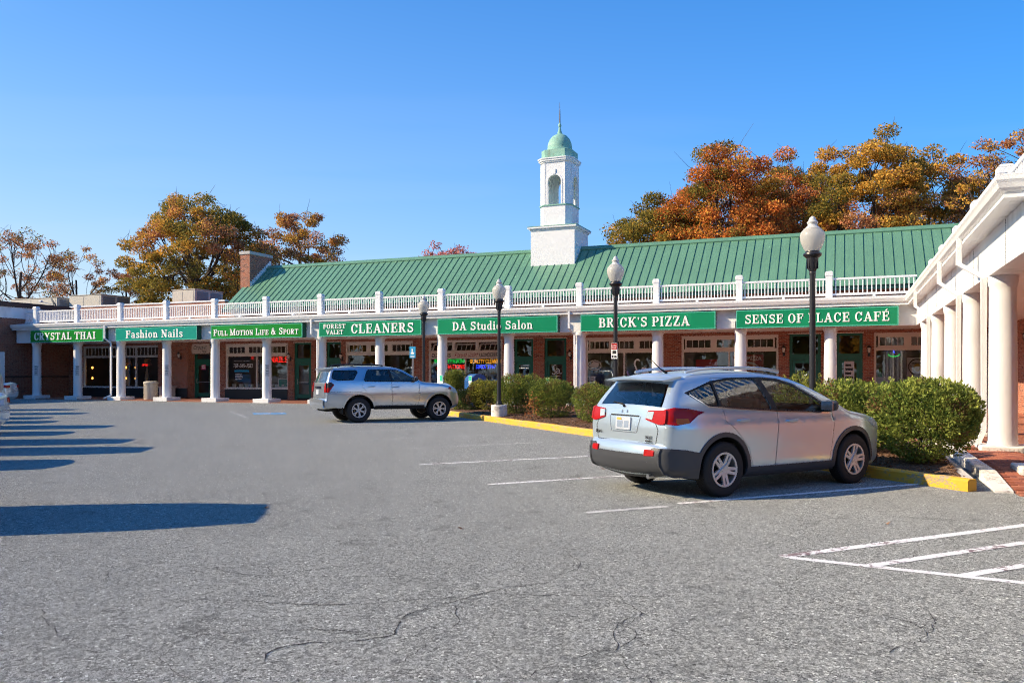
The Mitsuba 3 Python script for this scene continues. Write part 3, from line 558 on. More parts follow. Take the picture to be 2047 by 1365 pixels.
def shop_window(x0, x1, bays, grid, mt='frame_cream', sill='panel_navy', zb=0.66, lights=4, opened=False):
    y = YW + .06; fw = .09; zc = 2.66
    parts = [bx(x0, x0 + fw, y, y + .14, zb, z_top - .001), bx(x1 - fw, x1, y, y + .14, zb, z_top - .001), bx(x0 + fw, x1 - fw, y, y + .14, z_top - .13, z_top - .001), bx(x0 + fw, x1 - fw, y - .02, y + .138, zc - .07, zc + .07), bx(x0 + fw, x1 - fw, y - .03, y + .138, zb, zb + .07)]
    w = (x1 - x0 - 2 * fw) / bays; n_low = max(2, bays - 1)
    wdw = None
    wl = (x1 - x0 - 2 * fw) / n_low
    for i in range(1, n_low): xx = x0 + fw + wl * i; parts.append(bx(xx - .03, xx + .03, y + .004, y + .13, zb + .07, zc - .07))
    if grid == 'bar':
        for i in range(1, n_low): xx = x0 + fw + wl * i; parts.append(bx(xx - .05, xx + .05, y + .004, y + .13, zc + .07, z_top - .13))
    else:
        for i in range(1, bays): xx = x0 + fw + w * i; parts.append(bx(xx - .075, xx + .075, y + .004, y + .13, zc + .07, z_top - .13))
    wdw = put(arcade, 'window', cat_(parts), mt)
    for i in range(n_low): pane(wdw, x0 + fw + wl * i, x0 + fw + wl * (i + 1), zb + .07, zc - .07, y + .07)
    if grid == 'bar':
        nb = 22
        [put(wdw, 'muntin', bx(x0 + fw + (x1 - x0 - 2 * fw) * i / nb - .018, x0 + fw + (x1 - x0 - 2 * fw) * i / nb + .018, y + .02, y + .055, zc + .07, z_top - .13), mt) for i in range(1, nb)]
        pane(wdw, x0 + fw, x1 - fw, zc + .07, z_top - .13, y + .075)
    else:
        for i in range(bays):
            a, b = x0 + fw + w * i + .075, x0 + fw + w * (i + 1) - .075; z0, z1 = zc + .07, z_top - .13
            sash = [bx(a, a + .07, y + .02, y + .06, z0, z1), bx(b - .07, b, y + .02, y + .06, z0, z1), bx(a + .07, b - .07, y + .02, y + .06, z0, z0 + .07), bx(a + .07, b - .07, y + .02, y + .06, z1 - .07, z1)]
            sash += [bx(a + .07 + (b - a - .14) * j / lights - .014, a + .07 + (b - a - .14) * j / lights + .014, y + .022, y + .055, z0 + .07, z1 - .07) for j in range(1, lights)]
            m = cat_(sash)
            if opened:
                R = trimesh.transformations.rotation_matrix(math.radians(-28), (1, 0, 0), (0, y + .04, z0)); m.apply_transform(R)
            put(wdw, 'sash', m, mt)
            if not opened: pane(wdw, a + .07, b - .07, z0 + .07, z1 - .07, y + .045)
    put(wdw, 'sill_panel', bx(x0, x1, YW - .025, YW - .001, SWZ, zb - .03), sill)
    put(wdw, 'sill', bx(x0 - .04, x1 + .04, YW - .06, YW + .058, zb - .03, zb + .02, .008), mt)
    return wdw
wi = 0
for i, (kind, a, b) in enumerate(OPEN):
    if kind == 'door':
        shop_door(a, b, 'door_dark' if i in (0,) else 'door_green')
    else:
        style = [('bar', 4, 'white_trim'), ('sash', 3, 'frame_cream'), ('sash', 3, 'frame_cream'), ('open', 3, 'frame_cream'), ('sash', 3, 'frame_cream'), ('sash', 3, 'frame_cream'), ('sash', 3, 'frame_cream')][wi]; wi += 1
        shop_window(a, b, style[1], 'bar' if style[0] == 'bar' else 'sash', style[2], opened=style[0] == 'open')
# projecting brick pier between the first shops
put(arcade, 'pier', bx(-39.9, -37.5, 38.55, 38.998, 0.1, 3.49), 'brick', label='projecting brick pier between two shop fronts')
put(arcade, 'pier_base', bx(-39.95, -37.48, 38.50, 38.549, 0.1, 0.66), 'panel_navy')
# downspouts of the main eaves
def spout_main(x, foot=True):
    y0, y1 = 34.77, 35.08
    m = rect_tube([(x, y0, 4.36), (x, y0, 3.62), (x + .16, y1, 3.34), (x + .16, y1, 0.30), (x - .02, y1 - .35, 0.12)], .085, .075, (1, 0, 0)); put(arcade, 'downspout', m, 'white_metal')
for x in (-40.1, -25.55, -11.55): spout_main(x)
# shop signs
def shop_sign(key_label, x0, x1, rows, mt='sign_green', left_end='sign_dark', z0=3.455, z1=4.19):
    s = thing('shop_sign', key_label, 'shop sign', 'green shop signboards along the eaves')
    put(s, 'box', bx(x0, x1, 34.79, 35.13, z0, z1, .012), 'sign_dark')
    put(s, 'face', bx(x0 + .035, x1 - .035, 34.762, 34.789, z0 + .035, z1 - .035), mt)
    put(s, 'rim', cat_([bx(x0, x1, 34.757, 34.788, z0, z0 + .034), bx(x0, x1, 34.757, 34.788, z1 - .034, z1), bx(x0, x0 + .034, 34.757, 34.788, z0 + .034, z1 - .034), bx(x1 - .034, x1, 34.757, 34.788, z0 + .034, z1 - .034)]), 'sign_edge')
    for text, cap, small, xa, xb, zb in rows:
        gl, w = layout(text, cap, small); kx = (xb - xa) / w
        for g, ch in gl:
            put(s, 'letter', ex_wall(affinity.translate(affinity.scale(g, kx, 1, origin=(0, 0)).simplify(.004), xa, zb), 34.738, 34.761), 'letter_white')
    return s
shop_sign('green signboard reading CRYSTAL THAI, leftmost of the row', -46.3, -40.2, [('CRYSTAL THAI', .44, None, -45.95, -40.75, 3.60)], 'sign_grass')
shop_sign('teal green signboard reading Fashion Nails', -39.2, -33.15, [('Fashion Nails', .44, None, -38.4, -34.1, 3.60)], 'sign_teal')
shop_sign('grass green signboard reading FULL MOTION LIFE & SPORT in small capitals', -32.15, -26.1, [('FULL MOTION LIFE & SPORT', .35, .78, -31.95, -26.3, 3.62)], 'sign_grass')
shop_sign('green signboard reading FOREST VALET CLEANERS', -25.05, -19.1, [('FOREST', .225, None, -24.78, -23.4, 3.86), ('VALET', .225, None, -24.60, -23.55, 3.555), ('CLEANERS', .47, None, -23.1, -19.45, 3.59)])
shop_sign('green signboard reading DA Studio Salon', -18.2, -12.1, [('DA Studio Salon', .40, None, -17.4, -13.25, 3.62)])
shop_sign('green signboard reading BRICK\'S PIZZA, partly behind a lamp post', -11.0, -5.08, [("BRICK'S PIZZA", .42, None, -10.15, -6.1, 3.61)])
shop_sign('green signboard reading SENSE OF PLACE CAFÉ, rightmost of the row', -4.23, 1.88, [('SENSE OF PLACE CAFÉ', .37, None, -3.88, 1.6, 3.63)])
for x in (-18.30, -4.36): put(arcade, 'junction_box', bx(x - .09, x + .07, 34.95, 35.13, 3.47, 3.78, .01), 'white_metal')
# balustrade on the arcade roof
PO = [0] 
bal = thing('balustrade', 'white roof balustrade along the main arcade above the green signs', 'balustrade')
post = cat_([bx(-.13, .13, -.13, .13, 4.6, 5.53, .006), bx(-.155, .155, -.155, .155, 5.53, 5.66, .012), trimesh.convex.convex_hull(np.array([(sx * .155, sy * .155, 5.661) for sx in (-1, 1) for sy in (-1, 1)] + [(sx * .10, sy * .10, 5.72) for sx in (-1, 1) for sy in (-1, 1)]))])
ZR0, ZR1 = 4.78, 5.40
balu = bx(-.02, .02, -.02, .02, ZR0 + .04, ZR1 - .03)
b0 = ps0 = None
def rail_run(thing_key, p, q, nb, single=True, mesh_list=None):
    p, q = np.array(p, float), np.array(q, float); t = (q - p) / np.linalg.norm(q - p); ax = abs(t[0]) > .5
    a, b = p + t * .135, q - t * .135; mid = (p + q) / 2
    def bar(z0, z1, w):
        return bx(min(a[0], b[0]) - (0 if ax else w), max(a[0], b[0]) + (0 if ax else w), min(a[1], b[1]) - (w if ax else 0), max(a[1], b[1]) + (w if ax else 0), z0, z1)
    put(thing_key, 'top_rail', bar(ZR1 - .03, ZR1 + .045, .045), 'white_trim'); put(thing_key, 'bottom_rail', bar(ZR0 - .05, ZR0 + .04, .03), 'white_trim')
    put(thing_key, 'rail_foot', bx(mid[0] - .05, mid[0] + .05, mid[1] - .05, mid[1] + .05, 4.6, ZR0 - .05), 'white_trim')
    global b0
    stuff = []
    for i in range(nb):
        c = a + (b - a) * (i + .7) / (nb + .4)
        if single:
            tf = T().translate([c[0], c[1], 0])
            if b0 is None: b0 = put(thing_key, 'baluster', balu, 'white_trim'); scene[b0]['to_world'] = tf
            else: again(thing_key, 'baluster', b0, tf)
        else:
            m = balu.copy(); m.apply_translation((c[0], c[1], 0)); stuff.append(m)
    return stuff
stuff = []
for i in range(14):
    x = XC0 - .05 + XS * i; tf = T().translate([x, YC, 0])
    if ps0 is None: ps0 = put(bal, 'post', post, 'white_trim'); scene[ps0]['to_world'] = tf
    else: again(bal, 'post', ps0, tf)
    if i < 13: stuff += rail_run(bal, (x, YC), (x + XS, YC), 24, i >= 2)
stuff += rail_run(bal, (XC0 - .05 + XS * 13, YC), (2.7, YC), 18, True)
stuff += rail_run(bal, (-48.15, YC + .3), (XC0 - .1, YC + .3), 10, False)
put(bal, 'baluster', cat_(stuff), 'white_trim', kind='stuff')

# ================================================================== CUPOLA
cu = thing('cupola', 'white cupola with open arches and green copper dome on the ridge', 'cupola')
CXX, CYY = -14.48, 42.0
def at(m): m.apply_translation((CXX, CYY, 0)); return m
def octo(hw, c): return Polygon([(-hw + c, -hw), (hw - c, -hw), (hw, -hw + c), (hw, hw - c), (hw - c, hw), (-hw + c, hw), (-hw, hw - c), (-hw, -hw + c)])
def slab(poly, z0, z1): m = trimesh.creation.extrude_polygon(poly, z1 - z0, engine='earcut'); m.apply_translation((0, 0, z0)); return at(m)
put(cu, 'base', at(bx(-1.235, 1.235, -1.2, 1.2, 6.2, 9.22)), 'white_trim')
put(cu, 'base_flashing', at(bx(-1.26, 1.26, -1.23, -1.0, 7.22, 7.31)), 'frame_cream')
put(cu, 'base_cornice', cat_([at(bx(-1.29, 1.29, -1.255, 1.255, 9.221, 9.31, .02)), at(bx(-1.38, 1.38, -1.345, 1.345, 9.312, 9.42, .02))]), 'white_trim')
put(cu, 'base_roof', at(bx(-1.39, 1.39, -1.355, 1.355, 9.421, 9.45)), 'copper')
HW, CH = 0.89, 0.28; FH = HW - CH
put(cu, 'drum', slab(octo(HW, CH), 9.451, 10.58), 'white_trim')
put(cu, 'drum_ledge', slab(octo(HW + .05, CH), 10.581, 10.64), 'copper')
arch = U([sbox(-.37, 10.6, .37, 11.86), affinity.translate(Point(0, 0).buffer(.37, 24), 0, 11.86)])
face = sbox(-FH + .001, 10.641, FH - .001, 12.86).difference(arch)
trim_ = U([sbox(-.45, 10.64, .45, 11.86), affinity.translate(Point(0, 0).buffer(.45, 24), 0, 11.86)]).difference(arch).intersection(sbox(-2, 10.641, 2, 13))
def around(mesh, deg): m = mesh.copy(); m.apply_transform(trimesh.transformations.rotation_matrix(math.radians(deg), (0, 0, 1))); return at(m)
for k in range(4):
    put(cu, 'arch_face', around(ex_wall(face, -HW + .01, -HW + .13), k * 90), 'white_trim')
    put(cu, 'arch_trim', around(cat_([ex_wall(trim_, -HW - .02, -HW + .009), bx(-.07, .07, -HW - .045, -HW + .009, 12.26, 12.54)]), k * 90), 'white_trim')
    cpos = trimesh.convex.convex_hull(np.array([(x, y, z) for z in (10.641, 12.86) for x, y in ((FH, -HW + .01), (HW - .01, -FH), (HW - .13, -FH), (FH, -HW + .13))]))
    pil = cat_([cpos] + [bx(x, x + .10, -HW - .015, -HW + .009, 10.641, 12.86) for x in (-FH + .003, FH - .103)])
    put(cu, 'corner_post', around(pil, k * 90), 'white_trim')
put(cu, 'ceiling', slab(octo(HW - .02, CH), 12.87, 12.93), 'white_trim')
put(cu, 'cornice', cat_([slab(octo(HW + .04, CH + .02), 12.931, 13.0), slab(octo(HW + .09, CH + .03), 13.0, 13.10), slab(octo(HW + .13, CH + .04), 13.10, 13.16)]), 'white_trim')
put(cu, 'dome_skirt', slab(octo(.85, .28), 13.161, 13.62), 'copper')
dp = [(.78, 13.62), (.77, 13.70), (.70, 13.75), (.685, 13.80)]
for i in range(15):
    a = i / 14 * math.pi / 2; r = .675 * math.cos(a) ** .85; z = 13.82 + .80 * math.sin(a) + (.012 if i % 3 == 0 else 0); dp.append((max(r, .15), z))
dp += [(.15, 14.64), (.10, 14.78), (.065, 14.92), (.05, 15.02)]
put(cu, 'dome', lathe([(0, 13.62)] + dp + [(0, 15.02)], 36, (CXX, CYY, 0)), 'copper', 30)
put(cu, 'finial', lathe([(0, 15.0), (.05, 15.0), (.085, 15.08), (.09, 15.12), (.06, 15.2), (.045, 15.25), (0, 15.25)], 16, (CXX, CYY, 0)), 'copper', 30)
put(cu, 'spire', lathe([(0, 15.24), (.04, 15.24), (.034, 15.7), (.012, 16.1), (.008, 16.37), (0, 16.38)], 12, (CXX, CYY, 0)), 'dark_copper', 30)

# ================================================================== WING ON THE RIGHT
wing = thing('colonnade_wing', 'white colonnade wing running towards the viewer along the right edge', 'shop building')
YE = 14.5
eave(wing, (XR, 35.15), (XR, YE), (0, -1), (0, -1), (-1, 0), em)
eave(wing, (XR, YE), (6.5, YE), (-1, 0), None, (0, -1), em)
wing_cols = [18.0, 21.8, 25.6, 29.4, 33.2, 14.2]
wc0 = None
wbase = bx(-.42, .75, -.42, .42, -0.02, 0.213, .02)
for y in wing_cols:
    tf = T().translate([2.78, y, 0]).scale([1, 1, 1])
    if wc0 is None:
        wc0 = put(wing, 'column', shaft, 'white_paint', 35); scene[wc0]['to_world'] = tf; wp0 = put(wc0, 'plinth', wbase, 'curb_white'); scene[wp0]['to_world'] = tf
    else: c = again(wing, 'column', wc0, tf); again(c, 'plinth', wp0, tf)
put(wing, 'ceiling', bx(2.88, 5.75, YE, 34.9, 3.50, 3.56), 'white_trim')
put(wing, 'deck', bx(2.3, 9.0, 14.3, 35.0, 4.481, 4.60), 'unit_grey')
put(wing, 'porch_roof', bx(2.66, 9.0, 10.0, 14.29, 4.26, 4.598, .015), 'white_trim')
put(wing, 'porch_beam', bx(2.6, 3.0, 13.95, 14.49, 3.46, 4.255), 'white_trim')
put(wing, 'wall', cat_([bx(5.75, 6.0, 10.0, 29.3, 0, 4.45), bx(5.75, 6.0, 30.55, 39.3, 0, 4.45), bx(5.75, 6.0, 29.3, 30.55, 2.55, 4.45)]), 'brick')
dr_ = put(wing, 'door', cat_([bx(5.70, 5.80, 29.3, 29.42, .14, 2.549), bx(5.70, 5.80, 30.43, 30.549, .14, 2.549), bx(5.70, 5.80, 29.42, 30.43, 2.43, 2.549), bx(5.76, 5.79, 29.42, 30.43, .14, 2.43)]), 'white_trim', label='white framed door in the brick wall of the wing')
put(dr_, 'handle', tube([(5.7, 29.55, 1.0), (5.7, 29.55, 1.2)], .02), 'steel')
rbw = np.random.default_rng(8)
bw = bx(5.738, 5.752, -.0975, .0975, -.0285, .0285)
def joint_bumps(y, z): m = bw.copy(); return m
for pts in ():
    pass
def wing_spout(y):
    x0 = XR - .38
    put(wing, 'downspout', rect_tube([(x0, y + 1.0, 4.36), (x0, y + 1.0, 3.84), (2.46, y - .02, 3.44), (2.46, y - .02, .50), (2.38, y - .02, .28), (2.1, y - .02, .20)], .105, .085, (0, 1, 0)), 'white_metal')
for y in (18.0, 21.8, 29.4): wing_spout(y)
for y in (16.1, 19.9, 23.7, 27.5, 31.3): put(wing, 'beam_joint', bx(XR - .006, XR - .001, y - .008, y + .008, 3.462, 4.24), 'unit_grey')
wbal = thing('balustrade', 'white roof balustrade on the colonnade wing at the right edge', 'balustrade')
ys = [11.4, 15.0, 18.6, 22.2, 25.8, 29.4, 33.0]
for y in ys: again(wbal, 'post', ps0, T().translate([2.92, y, 0]))
for a, b in zip(ys[:-1], ys[1:]):
    st = rail_run(wbal, (2.92, a), (2.92, b), 22, False); put(wbal, 'baluster', cat_(st), 'white_trim', kind='stuff')
wf = thing('ramp_railing', 'low brown metal railing behind the big bush beside the second wing column', 'railing')
put(wf, 'rail', cat_([tube([(2.5, 18.5, 1.12), (2.5, 21.3, 1.12)], .022), tube([(2.5, 18.5, .30), (2.5, 21.3, .30)], .018)]), 'dark_bronze')
for i in range(22):
    y = 18.53 + i * .12
    m = tube([(2.5, y, .16 if i % 7 == 0 else .30), (2.5, y, 1.12)], .011, 6)
    put(wf, 'bar', m, 'dark_bronze')

# ================================================================== BRICK BUILDING AT THE LEFT, ROOF UNITS
lb = thing('brick_building', 'brown brick building at the left edge with a white band under its roof', 'building')
put(lb, 'wall', cat_([bx(-56, -48.25, 20, 39.4, 0, 5.02)]), 'brick_brown')
put(lb, 'band', bx(-56, -48.22, 19.97, 39.43, 5.021, 5.72), 'white_paint')
put(lb, 'coping', bx(-56.2, -48.12, 19.9, 39.5, 5.721, 6.03, .02), 'coping_brown')
put(lb, 'brick_course', bx(-48.249, -48.22, 20, 38.99, 1.30, 1.42), 'coping_brown')
put(lb, 'pilaster', bx(-48.249, -48.15, 33.9, 34.45, 0.05, 2.9), 'white_trim')
def roof_unit(label, x0, x1, y0, y1, z0, z1, grille_side=True):
    u = thing('rooftop_unit', label, 'air conditioning unit', 'air conditioning units on the flat roof')
    put(u, 'casing', bx(x0, x1, y0, y1, z0, z1, .03), 'unit_beige'); put(u, 'lid', bx(x0 - .04, x1 + .04, y0 - .04, y1 + .04, z1 + .001, z1 + .05, .01), 'unit_beige')
    for i in range(2):
        a = y0 + (y1 - y0) * (.06 + .48 * i); b = a + (y1 - y0) * .40
        g = put(u, 'grille', bx(x1 + .001, x1 + .02, a, b, z0 + .12, z1 - .1), 'unit_grey')
    put(u, 'access_panel', bx(x0 + .3, x0 + (x1 - x0) * .45, y0 - .02, y0 - .001, z0 + .1, z1 - .1), 'unit_beige')
    put(u, 'access_panel', bx(x0 + (x1 - x0) * .5, x1 - .15, y0 - .02, y0 - .001, z0 + .1, z1 - .1), 'unit_beige'); put(u, 'curb', bx(x0 + .1, x1 - .1, y0 + .1, y1 - .1, z0 - .4, z0 - .001), 'coping_brown')
roof_unit('pale air conditioning unit on the roof at the far left edge', -59.5, -54.4, 43.0, 46.5, 6.0, 7.2)
roof_unit('beige air conditioning unit with dark grilles beside the satellite dish', -53.9, -50.6, 43.6, 46.2, 6.0, 7.35)
roof_unit('grey air conditioning unit on the brick parapet roof left of the green roof', -42.0, -40.0, 41.8, 44.4, 6.2, 7.15)
put(None, 'x', bx(0, .01, 0, .01, -3, -2.99), 'steel') if False else None
dish = thing('satellite_dish', 'small grey satellite dish between two rooftop units', 'satellite dish')
dm = lathe([(0, 0), (.2, .02), (.34, .07), (.42, .12), (.42, .135), (.34, .085), (.2, .035), (0, .015)], 24)
dm.apply_transform(trimesh.transformations.rotation_matrix(math.radians(62), (-.75, .65, 0))); dm.apply_translation((-51.9, 40.6, 6.62)); put(dish, 'reflector', dm, 'unit_grey', 30)
put(dish, 'mast', tube([(-51.9, 40.7, 5.9), (-51.9, 40.7, 6.6)], .03), 'steel'); put(dish, 'arm', cat_([tube([(-51.9, 40.6, 6.45), (-52.3, 40.1, 6.6)], .02), bx(-52.45, -52.2, 39.98, 40.15, 6.55, 6.68, .02)]), 'white_trim')

# ================================================================== STREET LAMPS
pole = lathe([(0, .1), (.12, .1), (.12, .42), (.095, .5), (.075, .6), (.062, 1.2), (.052, 3.48), (0, 3.48)], 20)
collar = lathe([(0, 3.34), (.058, 3.34), (.062, 3.38), (.055, 3.40), (.085, 3.46), (.105, 3.62), (.11, 3.66), (.16, 3.70), (.17, 3.725), (.165, 3.75), (.13, 3.77), (.125, 3.80), (0, 3.80)], 24)
ribs = cat_([bx(-.008, .008, .083, .108, 3.46, 3.66) for _ in range(1)]); rl = []
for k in range(10):
    m = ribs.copy(); m.apply_transform(trimesh.transformations.rotation_matrix(k * math.pi / 5, (0, 0, 1))); rl.append(m)
collar = cat_([collar] + rl)
gp_ = [(.13, 3.79), (.165, 3.85), (.207, 3.945), (.227, 4.04), (.227, 4.09), (.212, 4.15), (.178, 4.19), (.166, 4.20), (.164, 4.215), (.14, 4.225)]
globe = lathe(gp_, 32); cap = lathe([(.155, 4.215), (.125, 4.24), (.088, 4.275), (.083, 4.30), (.100, 4.325), (.100, 4.345), (.072, 4.37), (.064, 4.40), (.052, 4.43), (.02, 4.455), (0, 4.46)], 24)
for m_ in (collar, globe, cap): m_.apply_translation((0, 0, .13))
mat('cap_glass', (0.50, 0.51, 0.50), 0.25)
def lamp(label, x, y, z, s, red=False):
    k = thing('street_lamp', label, 'street lamp', 'black street lamps with frosted globes'); tf = T().translate([x, y, z]).scale([s, s, s])
    global L0
    if L0 is None:
        L0 = [put(k, 'pole', pole, 'black_metal', 30), put(k, 'collar', collar, 'black_metal', 30), put(k, 'globe', globe, 'globe', 40), put(k, 'cap', cap, 'cap_glass', 40), put(k, 'bulb', lathe([(0, 3.92), (.03, 3.92), (.03, 4.03), (.045, 4.1), (.03, 4.17), (0, 4.18)], 12), 'cap_glass', 40), put(k, 'footing', lathe([(0, -.1), (.27, -.1), (.265, .40), (.25, .42), (0, .42)], 28), 'curb_white', 30)]
        for q in L0: scene[q]['to_world'] = tf
    else:
        for q in L0: again(k, q.split('__')[1], q, tf)
    return k
L0 = None
LX = [(-.553, 15.35, .1), (-5.47, 20.25, .12), (-10.62, 24.65, .12), (-15.65, 28.7, .1)]
lamp('nearest street lamp, rising from the round bushes beside the silver car', *LX[0], .933)
lamp('street lamp carrying a red and white notice on its pole', *LX[1], .975)
lamp('street lamp behind the long hedge with a round concrete footing', *LX[2], 1.0)
lamp('farthest street lamp, rising behind the bonnet of the white off-roader', *LX[3], 1.0)
ns = thing('notice_sign', 'red and white notice plate fixed to the lamp pole', 'sign')
x, y = LX[1][0] + .02, LX[1][1] - .10
put(ns, 'plate', bx(x - .11, x + .055, y, y + .012, 1.96, 2.36, .004), 'letter_white'); put(ns, 'red_field', bx(x - .104, x + .049, y - .004, y - .001, 2.20, 2.354), 'red_paint')
def words(parent, name, text, h, x, y, z, m, yaw=0.0, bold=True, depth=.004, shear=0.0, width=None, **kw):
    t = meshkit.text_mesh(text, h, depth, bold)
    b = t.bounds
    if width: t.apply_scale([width / (b[1][0] - b[0][0]), 1, 1])
    if shear: t.vertices[:, 0] += shear * t.vertices[:, 1]
    t.apply_transform(np.array([[1, 0, 0, 0], [0, 0, -1, 0], [0, 1, 0, 0], [0, 0, 0, 1.0]])); t.apply_transform(trimesh.transformations.rotation_matrix(yaw, (0, 0, 1))); t.apply_translation((x, y, z))
    return put(parent, name, t, m, **kw)
words(ns, 'lettering', 'NO PARKING', .028, x - .095, y - .0045, 2.28, 'letter_white', width=.13); words(ns, 'lettering', 'FIRE LANE', .028, x - .095, y - .0045, 2.225, 'letter_white', width=.12)
put(ns, 'pictogram', cat_([bx(x - .09, x - .05, y - .004, y - .001, 1.99, 2.05), bx(x - .03, x + .035, y - .004, y - .001, 1.99, 2.04), bx(x - .075, x + .02, y - .004, y - .001, 2.09, 2.17)]), 'ink_black')

# ================================================================== THINGS ON THE WALLS AND IN THE SHOP WINDOWS
def lantern(label, x, y, z, face='y'):
    k = thing('wall_lantern', label, 'wall lantern', 'black lanterns on the brick walls')
    b = cat_([bx(-.05, .05, -.02, 0, -.22, .02), tube([(0, -.01, -.14), (0, -.12, -.2), (0, -.2, -.14), (0, -.2, -.08)], .012, 6), lathe([(0, .17), (.03, .15), (.02, .12), (.10, .05), (.11, .02), (0, .02)], 10, (0, -.2, .12)), lathe([(0, 0), (.045, 0), (.06, .03), (0, .03)], 10, (0, -.2, -.1))] + [tube([(sx * .055, -.2 + sy * .055, -.07), (sx * .08, -.2 + sy * .08, .15)], .006, 5) for sx in (-1, 1) for sy in (-1, 1)])
    g = lathe([(.045, -.07), (.072, .14)], 8, (0, -.2, 0))
    tf = T().translate([x, y, z]) if face == 'y' else T().translate([x, y, z]).rotate([0, 0, 1], -90)
    a = put(k, 'frame', b, 'black_metal'); c = put(k, 'glass', g, 'frame_cream'); scene[a]['to_world'] = tf; scene[c]['to_world'] = tf
lantern('black wall lantern on the brick pier left of the hanging plaque', -38.0, 38.545, 2.62)
lantern('black wall lantern between the nail salon window and its door', -30.1, YW - .005, 2.52)
lantern('black wall lantern above the roof of the white off-roader', -26.5, YW - .005, 2.5)
lantern('black wall lantern right of the salon door with the white logo', -12.85, YW - .005, 2.5)
lantern('black wall lantern left of the door with a dark reflection, near the pizza poster', -2.63, YW - .005, 2.6)
lantern('black wall lantern right of the door with white papers', .93, YW - .005, 2.55)
lantern('black wall lantern on the wing wall at the right edge', 5.745, 31.6, 2.75, 'x')
pq = thing('hanging_plaque', 'cream plaque with black script reading Crystal Thai over a green door', 'sign')
put(pq, 'board', ex_wall(U([sbox(-37.45, 2.78, -36.1, 3.36), sbox(-37.52, 2.86, -36.02, 3.28)]), 38.88, 38.92), 'banner_cream')
words(pq, 'lettering', 'Crystal', .20, -37.35, 38.878, 3.06, 'ink_black', bold=False, shear=.25, width=1.0); words(pq, 'lettering', 'Thai', .17, -36.85, 38.878, 2.83, 'ink_black', bold=False, shear=.25, width=.5)
def notice(label, x, y, z, w, h, mt, lines=0, cat='notice', inkm='ink_black'):
    k = thing('paper_notice', label, cat); put(k, 'sheet', bx(x - w / 2, x + w / 2, y - .006, y, z - h / 2, z + h / 2), mt)
    if lines: put(k, 'print', cat_([bx(x - w * .38, x - w * .38 + w * (.76 if i % 2 else .6), y - .009, y - .0065, z + h * (.36 - .72 * (i + .2) / lines) - h * .2 / lines, z + h * (.36 - .72 * (i + .2) / lines) + h * .2 / lines) for i in range(lines)]), inkm)
    return k
notice('white notice on the dark recessed door at the far left', -47.55, 39.09, 1.72, .28, .26, 'room_white', 3)
notice('pink notice on the green door under the hanging plaque', -36.75, 39.12, 1.95, .34, .30, 'pink_paper', 2, inkm='letter_white')
notice('tall white poster on the door right of the last lamp post', .12, 39.12, 1.62, .42, 1.0, 'room_white', 4)
notice('small white leaflet taped to the salon window', -11.75, 39.09, 1.25, .3, .36, 'room_white', 3)
# notices lettered on the first columns
for i, lab in ((0, 'small notice on the first column from the left'), (1, 'small notice on the second column from the left'), (3, 'small notice on the column beside the litter bin'), (5, 'small notice on the column in front of the nail salon window')):
    xx = XC0 + XS * i; k = thing('column_notice', lab, 'notice')
    ang = np.linspace(-.9, .35, 9) - math.pi / 2 + (.45); q = [(xx + .2555 * math.cos(a), YC + .2555 * math.sin(a)) for a in ang]
    def curved(a0, a1, z0, z1, r):
        aa = np.linspace(a0, a1, 8); V = [(xx + r * math.cos(a), YC + r * math.sin(a), z) for a in aa for z in (z0, z1)]; F = []
        for j in range(7): F += [(2 * j, 2 * j + 2, 2 * j + 1), (2 * j + 1, 2 * j + 2, 2 * j + 3)]
        return trimesh.Trimesh(V, F, process=False)
    a0 = math.radians(-72); a1 = math.radians(-20)
    put(k, 'plate', curved(a0, a1, 1.45, 2.05, .2555), 'room_white')
    put(k, 'print', cat_([curved(a0, a1, z, z + .02, .2575) for z in (1.45, 2.03)] + [curved(a0 + .15, a1 - .15, z, z + .055, .2575) for z in (1.55, 1.68, 1.82, 1.93)]), 'unit_grey')
# neon and painted lettering
def neon(label, rows, cat='neon sign'):
    k = thing('neon_sign', label, cat)
    for text, h, x, z, w, col, y in rows: words(k, 'lettering', text, h, x, y, z, 'm_' + col, bold=False, width=w, **glow(col))
    return k
YG = YW + .22
neon('green and red neon lettering reading SHOE REPAIRING ALTERATIONS in the cleaners window', [('SHOE REPAIRING', .20, -20.75, 2.14, 1.95, 'neon_green', YG), ('ALTERATIONS', .22, -20.6, 1.83, 1.7, 'neon_red', YG)])
neon('orange and blue neon lettering reading QUALITY CLEANING SINCE 1967', [('QUALITY CLEANING', .20, -18.60, 2.12, 1.9, 'neon_orange', YG), ('SINCE 1967', .20, -18.25, 1.83, 1.15, 'neon_blue', YG)])
neon('red neon lettering reading NAILS in the window right of the column', [('NAILS', .34, -31.75, 2.22, 1.25, 'neon_red', YG)])
neon('small red neon sign reading OPEN in the restaurant window', [('OPEN', .14, -41.95, 2.03, .5, 'neon_red', YG)])
ng = thing('neon_sign', 'small green and blue neon figure in the cafe window', 'neon sign')
put(ng, 'arc', tube([(1.93 + .22 * math.cos(a), YG, 2.42 + .10 * math.sin(a)) for a in np.linspace(math.pi, 2 * math.pi, 12)], .018, 6), 'm_neon_green', **glow('neon_green')); put(ng, 'stem', tube([(1.95, YG, 2.45), (1.92, YG, 2.62), (1.98, YG, 2.80)], .014, 6), 'm_neon_blue', **glow('neon_blue'))
neon('red neon zero hanging in the nail salon window', [('0', .16, -33.15, 2.42, .12, 'neon_red', YG)])
bn = thing('window_banner', 'cream banner reading CLEANERS Forest Valet LAUNDERERS across the shop window', 'banner')
put(bn, 'cloth', bx(-20.88, -16.73, 38.99, 39.03, 2.36, 2.80), 'banner_cream')
